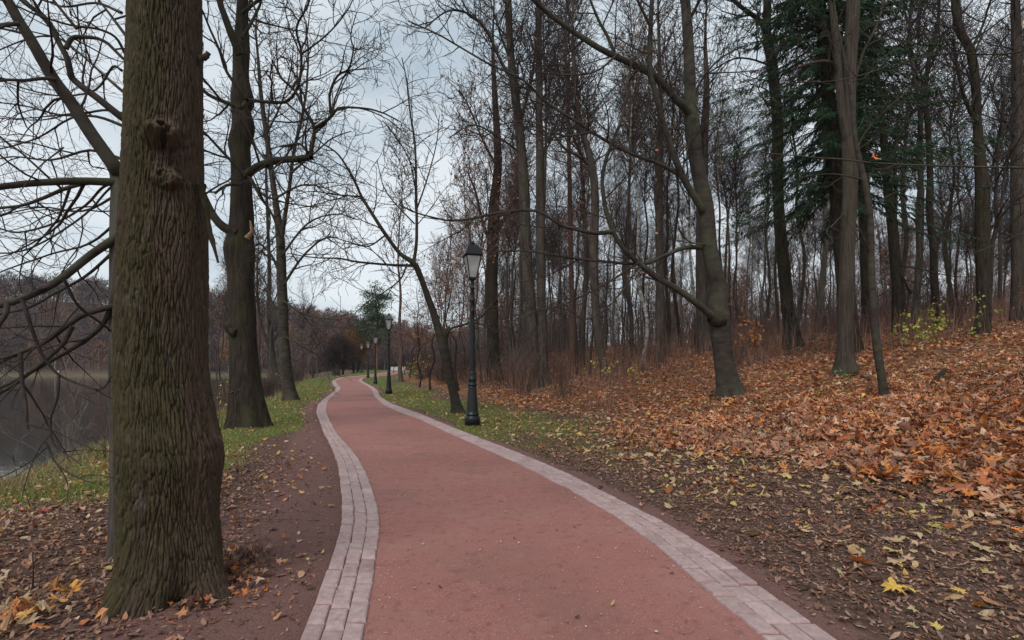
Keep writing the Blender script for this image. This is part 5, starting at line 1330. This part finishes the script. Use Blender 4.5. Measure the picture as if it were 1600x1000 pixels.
def build_far_woods():
    rng = np.random.default_rng(12)
    V, C = [], []; nv = 0
    def stand(xs, ys, Hs, cols, nt, sw, cr):
        zs = terrain(xs, ys, False)
        n = len(xs)
        # trunk: 3-sided prism as 6 triangles ; crown: upward strokes
        a = rng.uniform(0, 6.28, (n, nt)); u = rng.random((n, nt)) ** .6; h = .25 + .75 * rng.random((n, nt))
        prof = np.sin(np.clip((h - .15) / .85, 0, 1) * np.pi) ** .6
        rr = cr[:, None] * prof * np.sqrt(rng.random((n, nt)))
        o = np.stack([xs[:, None] + np.cos(a) * rr, ys[:, None] + np.sin(a) * rr, zs[:, None] + Hs[:, None] * h], -1)
        dv = np.stack([np.cos(a) * .5 + rng.normal(0, .35, (n, nt)), np.sin(a) * .5 + rng.normal(0, .35, (n, nt)), .8 + rng.normal(0, .3, (n, nt))], -1)
        ln = (Hs[:, None] * rng.uniform(.06, .16, (n, nt)))[..., None]
        sd = rng.normal(size=(n, nt, 3)); sd /= np.linalg.norm(sd, axis=-1, keepdims=True)
        w = sw * rng.uniform(.5, 1.3, (n, nt, 1))
        T = np.stack([o - sd * w, o + sd * w, o + dv * ln], 2).reshape(-1, 3)
        V.append(T); C.append(np.repeat(np.repeat(cols[:, None] * rng.uniform(.75, 1.25, (n, nt, 1)), 3, 1).reshape(-1, 3), 1, 0))
        tw = (Hs * .012)[:, None]
        b = np.stack([xs, ys, zs - .5], 1)
        for k in range(3):
            t0, t1 = k * 2.094, (k + 1) * 2.094
            p0 = b + tw * np.array([math.cos(t0), math.sin(t0), 0]); p1 = b + tw * np.array([math.cos(t1), math.sin(t1), 0]); tp = b + np.stack([rng.normal(0, .3, n), rng.normal(0, .3, n), Hs * .9], 1)
            V.append(np.stack([p0, p1, tp], 1).reshape(-1, 3)); C.append(np.repeat(np.where(rng.random((n, 1)) < .06, np.array([[.4, .38, .36]]), np.array([[.055, .045, .042]])), 3, 0))
    pal = np.array([(.095, .062, .062), (.12, .07, .062), (.085, .062, .066), (.14, .075, .055), (.105, .075, .07), (.16, .085, .045)])
    # hill across the lake
    n = 2300; x = rng.uniform(-460, -20, n); y = 226 + 120 * rng.random(n) ** 1.1
    c = pal[rng.integers(0, 6, n)].copy(); g = (rng.random(n) < .05); c[g] = (.03, .05, .035); o = (y < 236) & (rng.random(n) < .14); c[o] = (.30, .16, .05)
    stand(x, y, rng.uniform(11, 18, n), c, 150, .22, rng.uniform(2.6, 4.6, n))
    # behind the bend and beyond the near woods
    n = 520; x = rng.uniform(-75, 20, n); y = rng.uniform(135, 200, n); k = ~((x < -62)); x, y = x[k], y[k]
    c = pal[rng.integers(0, 6, len(x))].copy(); g = rng.random(len(x)) < .10; c[g] = (.03, .05, .03)
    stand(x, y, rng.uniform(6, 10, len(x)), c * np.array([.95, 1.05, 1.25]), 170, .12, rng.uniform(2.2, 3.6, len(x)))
    n = 620; y = rng.uniform(100, 170, n); x = (rng.uniform(640, 1850, n) - 800) / F * y
    k = (x - XOR(np.minimum(y, 100))) > 10; x, y = x[k], y[k]
    stand(x, y, rng.uniform(12, 20, len(x)), pal[rng.integers(0, 6, len(x))] * .9, 170, .07, rng.uniform(2, 3.4, len(x)))
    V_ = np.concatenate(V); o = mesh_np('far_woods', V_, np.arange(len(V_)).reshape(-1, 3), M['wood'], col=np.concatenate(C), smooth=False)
    tag(o, 'far purple brown autumn woods on the hill across the lake and beyond the bend', 'woods', kind='stuff')

# ------------------------------------------------------------------ lamps and small things
def lathe(name, prof, sides, mat, parent, rz=0.0, smooth=True):
    th = np.arange(sides) * 2 * np.pi / sides + rz
    V = np.concatenate([np.stack([np.cos(th) * r, np.sin(th) * r, np.full(sides, z)], 1) for r, z in prof]); n = len(prof)
    q = np.arange(n - 1)[:, None] * sides; j = np.arange(sides)[None]
    f = np.stack([q + j, q + (j + 1) % sides, q + sides + (j + 1) % sides, q + sides + j], -1).reshape(-1, 4)
    return mesh_np(name, V, f, mat, parent, smooth=smooth)

def build_lamps():
    m, nt, b = newmat('lamp_iron'); nz = noise(nt, scaled(nt, 'Object'), 30, 4)
    nt.links.new(ramp(nt, nz, [(.3, (.006, .007, .008)), (.7, (.014, .017, .018))]), b.inputs['Base Color']); b.inputs['Roughness'].default_value = .38; b.inputs['Specular IOR Level'].default_value = .3; bump(nt, b, nz, .15, .004)
    g, nt, b2 = newmat('frosted_pane'); nz = noise(nt, scaled(nt, 'Object', (3, 3, 5)), 1.4, 3)
    nt.links.new(ramp(nt, nz, [(.35, (.62, .59, .58)), (.65, (.92, .90, .89))]), b2.inputs['Base Color']); b2.inputs['Roughness'].default_value = .25; b2.inputs['Transmission Weight'].default_value = .25
    tr_ = N(nt, 'ShaderNodeBsdfTranslucent'); tr_.inputs['Color'].default_value = (.8, .8, .8, 1); mx = N(nt, 'ShaderNodeMixShader'); mx.inputs[0].default_value = .55
    nt.links.new(b2.outputs[0], mx.inputs[1]); nt.links.new(tr_.outputs[0], mx.inputs[2]); nt.links.new(mx.outputs[0], nt.nodes['Material Output'].inputs['Surface'])
    x, y, z = hit(738, 665)
    root = thing('street_lamp', (x, y, z), 'tall black lamp post with pale lantern, first from the camera along the path', 'street lamp', 'lamp posts along the path')
    lathe('base', [(.0, -.05), (.205, -.05), (.205, .20), (.198, .225), (.175, .245), (.16, .26), (.16, .28), (.178, .295), (.178, .315), (.158, .33), (.150, .40), (.112, .98), (.108, 1.0)], 24, m, root)
    p = lathe('collar', [(.108, .995), (.122, 1.0), (.122, 1.02), (.105, 1.04), (.105, 1.06), (.138, 1.075), (.138, 1.10), (.10, 1.115), (.090, 1.15), (.105, 1.19), (.112, 1.23), (.100, 1.28), (.088, 1.30), (.094, 1.40), (.094, 1.42), (.072, 1.44)], 16, m, root)
    lathe('post', [(.072, 1.43), (.066, 2.0), (.062, 2.8), (.058, 3.02), (.066, 3.03), (.066, 3.06), (.058, 3.075), (.055, 3.3), (.066, 3.31), (.066, 3.35), (.054, 3.37), (.05, 3.62), (.064, 3.635), (.064, 3.67), (.05, 3.69), (.046, 3.82), (.07, 3.86), (.10, 3.885), (.10, 3.91), (0, 3.91)], 16, m, root)
    r45 = math.pi / 4
    zb, zt, rb, rt = 3.91, 4.50, .125, .275
    # lantern: corner bars, sill and head ring, four panes, roof, finial
    bars = []
    for k in range(4):
        a = r45 + k * math.pi / 2; bars.append(([(math.cos(a) * rb, math.sin(a) * rb, zb), (math.cos(a) * rt, math.sin(a) * rt, zt)], [.013, .015]))
    for rr, zz, t in ((rb, zb + .012, .015), (rt, zt, .02)):
        for k in range(4):
            a, c = r45 + k * math.pi / 2, r45 + (k + 1) * math.pi / 2
            bars.append(([(math.cos(a) * rr, math.sin(a) * rr, zz), (math.cos(c) * rr, math.sin(c) * rr, zz)], [t, t]))
    v, f = tubes(bars, 6); fr = mesh_np('lantern_frame', v, f, m, root)
    for k in range(4):
        a, c = r45 + k * math.pi / 2, r45 + (k + 1) * math.pi / 2
        q = []
        for off in (0, .012):
            q += [(math.cos(a) * (rb - off), math.sin(a) * (rb - off), zb + .02), (math.cos(c) * (rb - off), math.sin(c) * (rb - off), zb + .02), (math.cos(c) * (rt - off), math.sin(c) * (rt - off), zt - .01), (math.cos(a) * (rt - off), math.sin(a) * (rt - off), zt - .01)]
        mesh_np('pane', q, [[0, 1, 2, 3], [7, 6, 5, 4], [0, 4, 5, 1], [1, 5, 6, 2], [2, 6, 7, 3], [3, 7, 4, 0]], g, root, smooth=False)
    lathe('roof', [(.0, zt + .005), (.325, zt + .005), (.335, zt + .02), (.325, zt + .045), (.27, zt + .13), (.205, zt + .25), (.185, zt + .275), (.12, zt + .295), (.0, zt + .30)], 4, m, root, r45, False)
    lathe('finial', [(.06, zt + .29), (.045, zt + .32), (.07, zt + .335), (.07, zt + .35), (.035, zt + .37), (.03, zt + .40), (.0, zt + .41)], 12, m, root)
    lathe('bulb', [(.0, zb + .03), (.03, zb + .04), (.05, zb + .2), (.06, zb + .3), (.04, zb + .38), (0, zb + .4)], 10, plain('lamp_white', (.7, .7, .68), .4), root)
    root.rotation_euler = (0, 0, .30)
    for px, py, top, lab, rz in ((607.5, 616, 490, 'black lamp post on the lawn, second along the row of lamps', .1), (586.5, 599, 520, 'black lamp post, third along the row near the bend of the path', .5), (575, 590.5, 532, 'small looking black lamp post, fourth along the row by the bend', .2), (565, 586.5, 541, 'lamp post barely showing before the dark bushes, last of the row', .2)):
        yv = F * 4.9 / (py - top); xv = (px - 800) / F * yv
        dup(root, (xv, yv, gz(xv, yv)), rz, 1.0, lab)

def stick(name, lab, pts, r0, r1, mat, seed=0, forks=3):
    """a dead branch lying on the leaves, pts in pixels on the ground with a height"""
    q = []
    for px, py, h in pts:
        x, y, z = hit(px, py); q.append((x, y, gz(x, y) + h))
    base = np.array(q[0]); q = np.array(q) - base
    root = thing(name, base, lab, 'branch')
    p, r = cr_smooth(q, np.linspace(r0, r1, len(q)), 4)
    v, f = tubes([(p, r)], 8); mesh_np('stem', v, f, mat, root)
    if forks:
        w = Wood(seed); w.spawn(p, r, 0, PD((forks, 2), (.6, .3), (.01, .006), .004, 2, up=(.05, .03))); o = w.build(root, None, mat, sides=(4, 3)); o.name = 'twigs'
    return root

def build_small():
    stick('fallen_branch', 'short black dead log tilted on the orange leaves of the slope', [(1452, 606, .03), (1462, 601, .06), (1476, 593, .17)], .045, .05, M['bark_dark'], 1, 0)
    stick('fallen_branch', 'forked dead branch lying from the foot of the twin stemmed linden to the crooked tree', [(1312, 567, .25), (1325, 580, .12), (1343, 590, .06), (1368, 598, .04)], .018, .028, M['bark_smooth'], 2, 1.2)
    stick('fallen_branch', 'dark dead branch lying in the leaves beside the mossy trunk pair', [(856, 574, .5), (872, 580, .4), (892, 584, .25), (915, 590, .08)], .045, .02, M['bark_dark'], 3, 1.5)
    stick('fallen_branch', 'thin curved twig on the soil between yellow leaves near the kerb', [(1443, 822, .01), (1446, 815, .03), (1460, 811, .02)], .006, .004, M['twig_light'], 4, 0)
    stick('fallen_branch', 'pale leaning dead stem in the woods beside the even round trunk', [(1040, 535, .9), (1052, 540, .5), (1064, 546, .05)], .03, .02, M['twig_pale'], 6, 0)
    stick('fallen_branch', 'bent dark twig sticking out of the deep leaves near the frame edge', [(1600, 640, .25), (1575, 645, .3), (1540, 655, .15), (1520, 664, .02)], .008, .012, M['bark_dark'], 7, 1)
    stick('fallen_branch', 'upright broken brown twig in the litter beside the thick linden', [(51, 915, .0), (52, 914, .13), (51, 913, .24)], .006, .004, M['twig'], 8, 0)
    stick('fallen_branch', 'dark thin stick lying on litter near the yellow leaf heap', [(60, 985, .02), (110, 975, .02), (160, 972, .015)], .005, .004, M['twig'], 9, 0)
    # white railing wall glimpsed behind the lamps
    yv = 98.0; xs = [(611 - 800) / F * yv, (633 - 800) / F * yv]; L = xs[1] - xs[0]
    x0 = xs[0]; z0 = gz(x0 + L / 2, yv)
    root = thing('low_wall', (x0 + L / 2, yv, z0), 'low whitewashed wall glimpsed beyond the lawn behind the second lamp post', 'wall')
    mw = plain('whitewash', (.75, .74, .73), .8, .2, .1)
    def box(nm, cx, cz, sx, sy, sz, mat):
        v = np.array([(a * sx / 2 + cx, b_ * sy / 2, c * sz / 2 + cz) for a in (-1, 1) for b_ in (-1, 1) for c in (-1, 1)])
        return mesh_np(nm, v, [[0, 1, 3, 2], [4, 6, 7, 5], [0, 4, 5, 1], [2, 3, 7, 6], [0, 2, 6, 4], [1, 5, 7, 3]], mat, root, smooth=False)
    box('body', 0, .25, L, .3, .7, mw); box('coping', 0, .63, L + .1, .38, .06, mw)
    # walker on the far shore
    yv = 212.0; xv = (91 - 800) / F * yv; zv = gz(xv, yv)
    me = bpy.data.meshes.new('person')
    vs = [(0, 0, .95), (0, 0, 1.15), (0, 0, 1.38), (0, 0, 1.50), (0, 0, 1.58), (0, 0, 1.72), (.10, 0, .92), (.12, -.10, .5), (.12, -.04, .05), (.12, -.16, .03), (-.10, 0, .92), (-.12, .12, .5), (-.12, .22, .07), (-.12, .10, .03), (.19, 0, 1.38), (.25, .06, 1.12), (.23, -.06, .90), (-.19, 0, 1.38), (-.25, -.06, 1.12), (-.23, -.18, .92)]
    es = [(0, 1), (1, 2), (2, 3), (3, 4), (4, 5), (0, 6), (6, 7), (7, 8), (8, 9), (0, 10), (10, 11), (11, 12), (12, 13), (2, 14), (14, 15), (15, 16), (2, 17), (17, 18), (18, 19)]
    rs = [.14, .135, .15, .06, .06, .09, .09, .065, .045, .04, .09, .065, .045, .04, .065, .045, .035, .065, .045, .035]
    me.from_pydata(vs, es, [])
    o = bpy.data.objects.new('person', me); COL.objects.link(o); o.location = (xv, yv, zv)
    o.modifiers.new('skin', 'SKIN')
    for sv, r in zip(me.skin_vertices[0].data, rs): sv.radius = (r, r)
    me.skin_vertices[0].data[0].use_root = True
    sb = o.modifiers.new('sub', 'SUBSURF'); sb.levels = 1; sb.render_levels = 1
    m, nt, b = newmat('walker'); se = N(nt, 'ShaderNodeSeparateXYZ'); tc = N(nt, 'ShaderNodeTexCoord'); nt.links.new(tc.outputs['Object'], se.inputs[0])
    c = ramp(nt, mth(nt, 'DIVIDE', se.outputs[2], 1.8), [(0, (.05, .04, .05)), (.5, (.75, .62, .62)), (.83, (.55, .35, .27)), (.93, (.06, .04, .03))], 'CONSTANT'); nt.links.new(c, b.inputs['Base Color']); me.materials.append(m)
    tag(o, 'tiny walker in a pale pinkish top on the far shore of the lake', 'person')

# ------------------------------------------------------------------ light, air, camera
def build_world():
    w = bpy.data.worlds.new('World'); SC.world = w; w.use_nodes = True; nt = w.node_tree; bg = nt.nodes['Background']
    el, az = math.radians(50), math.radians(205)
    sky = N(nt, 'ShaderNodeTexSky'); sky.sky_type = 'NISHITA'; sky.sun_disc = False; sky.sun_elevation = el; sky.sun_rotation = az; sky.dust_density = 2.5; sky.air_density = 1.0
    tc = N(nt, 'ShaderNodeTexCoord'); mp = N(nt, 'ShaderNodeMapping'); mp.inputs['Scale'].default_value = (1, 1, 2.2); nt.links.new(tc.outputs['Generated'], mp.inputs['Vector'])
    n1 = noise(nt, mp.outputs[0], 1.9, 6, .55)
    cloud = ramp(nt, n1, [(.38, SKY_A), (.60, SKY_B)])
    c = mixc(nt, .78, sky.outputs[0], cloud)
    nt.links.new(c, bg.inputs['Color']); bg.inputs['Strength'].default_value = SKY_S
    L = bpy.data.lights.new('sun', 'SUN'); L.energy = SUN_E; L.angle = math.radians(35); L.color = (1, .97, .93)
    so = bpy.data.objects.new('sun', L); COL.objects.link(so)
    d = Vector((math.sin(az) * math.cos(el), math.cos(az) * math.cos(el), math.sin(el)))   # towards the sun
    so.rotation_euler = d.to_track_quat('Z', 'Y').to_euler(); so.location = (0, 0, 60)

def build_haze(density):
    m = bpy.data.materials.new('haze'); m.use_nodes = True; nt = m.node_tree; nt.nodes.clear()
    out = N(nt, 'ShaderNodeOutputMaterial'); v = N(nt, 'ShaderNodeVolumePrincipled'); v.inputs['Color'].default_value = (.80, .86, .95, 1); v.inputs['Density'].default_value = density
    nt.links.new(v.outputs[0], out.inputs['Volume'])
    x0, x1, y0, y1, z0, z1 = -565, 425, -14, 440, -4.2, 82
    q = [(x, y, z) for x in (x0, x1) for y in (y0, y1) for z in (z0, z1)]
    o = mesh_np('haze', q, [[0, 1, 3, 2], [4, 6, 7, 5], [0, 4, 5, 1], [2, 3, 7, 6], [0, 2, 6, 4], [1, 5, 7, 3]], m, smooth=False)
    tag(o, kind='stuff')

def build_camera():
    cam = bpy.data.cameras.new('camera'); o = bpy.data.objects.new('camera', cam); COL.objects.link(o)
    cam.sensor_width = 36; cam.sensor_fit = 'HORIZONTAL'; cam.lens = 36 * F / 1600; cam.shift_y = (HZ - 500) / 1600
    cam.clip_start = .05; cam.clip_end = 2500
    o.location = (0, 0, CAMH); o.rotation_euler = (math.radians(90), 0, 0)
    SC.camera = o

SKY_A = (5.4, 6.5, 7.3); SKY_B = (9.6, 10.2, 10.5); SKY_S = .072; SUN_E = 1.5
HAZE = .00014
import os as _os, time as _t
T0 = _t.time()
def step(f, *a):
    t = _t.time(); f(*a); print('STEP', f.__name__, round(_t.time() - t, 1), flush=True)
step(build_ground); step(build_path)
step(build_kerb, XIL, XOL, -1); step(build_kerb, XIR, XOR, 1)
step(build_water)
step(build_big_linden); step(build_side_linden); step(build_gnarled_linden); step(build_forked_tree)
step(build_young_maple); step(build_main_maple); step(build_mid_trees); step(build_forest); step(build_reaching_branch)
step(build_leaves); step(build_grass); step(build_shrubs); step(build_conifers); step(build_far_woods)
step(build_lamps); step(build_small)
step(build_world); step(build_camera)
if HAZE: step(build_haze, HAZE)
SC.view_settings.view_transform = 'Standard'; SC.view_settings.look = 'None'; SC.view_settings.exposure = .5; SC.view_settings.gamma = 1
SC.cycles.max_bounces = 6; SC.cycles.diffuse_bounces = 3; SC.cycles.glossy_bounces = 2; SC.cycles.transmission_bounces = 4; SC.cycles.transparent_max_bounces = 8; SC.cycles.volume_bounces = 1
SC.cycles.use_denoising = True; SC.cycles.denoiser = 'OPENIMAGEDENOISE'; SC.cycles.denoising_input_passes = 'RGB_ALBEDO_NORMAL'; SC.cycles.denoising_prefilter = 'ACCURATE'
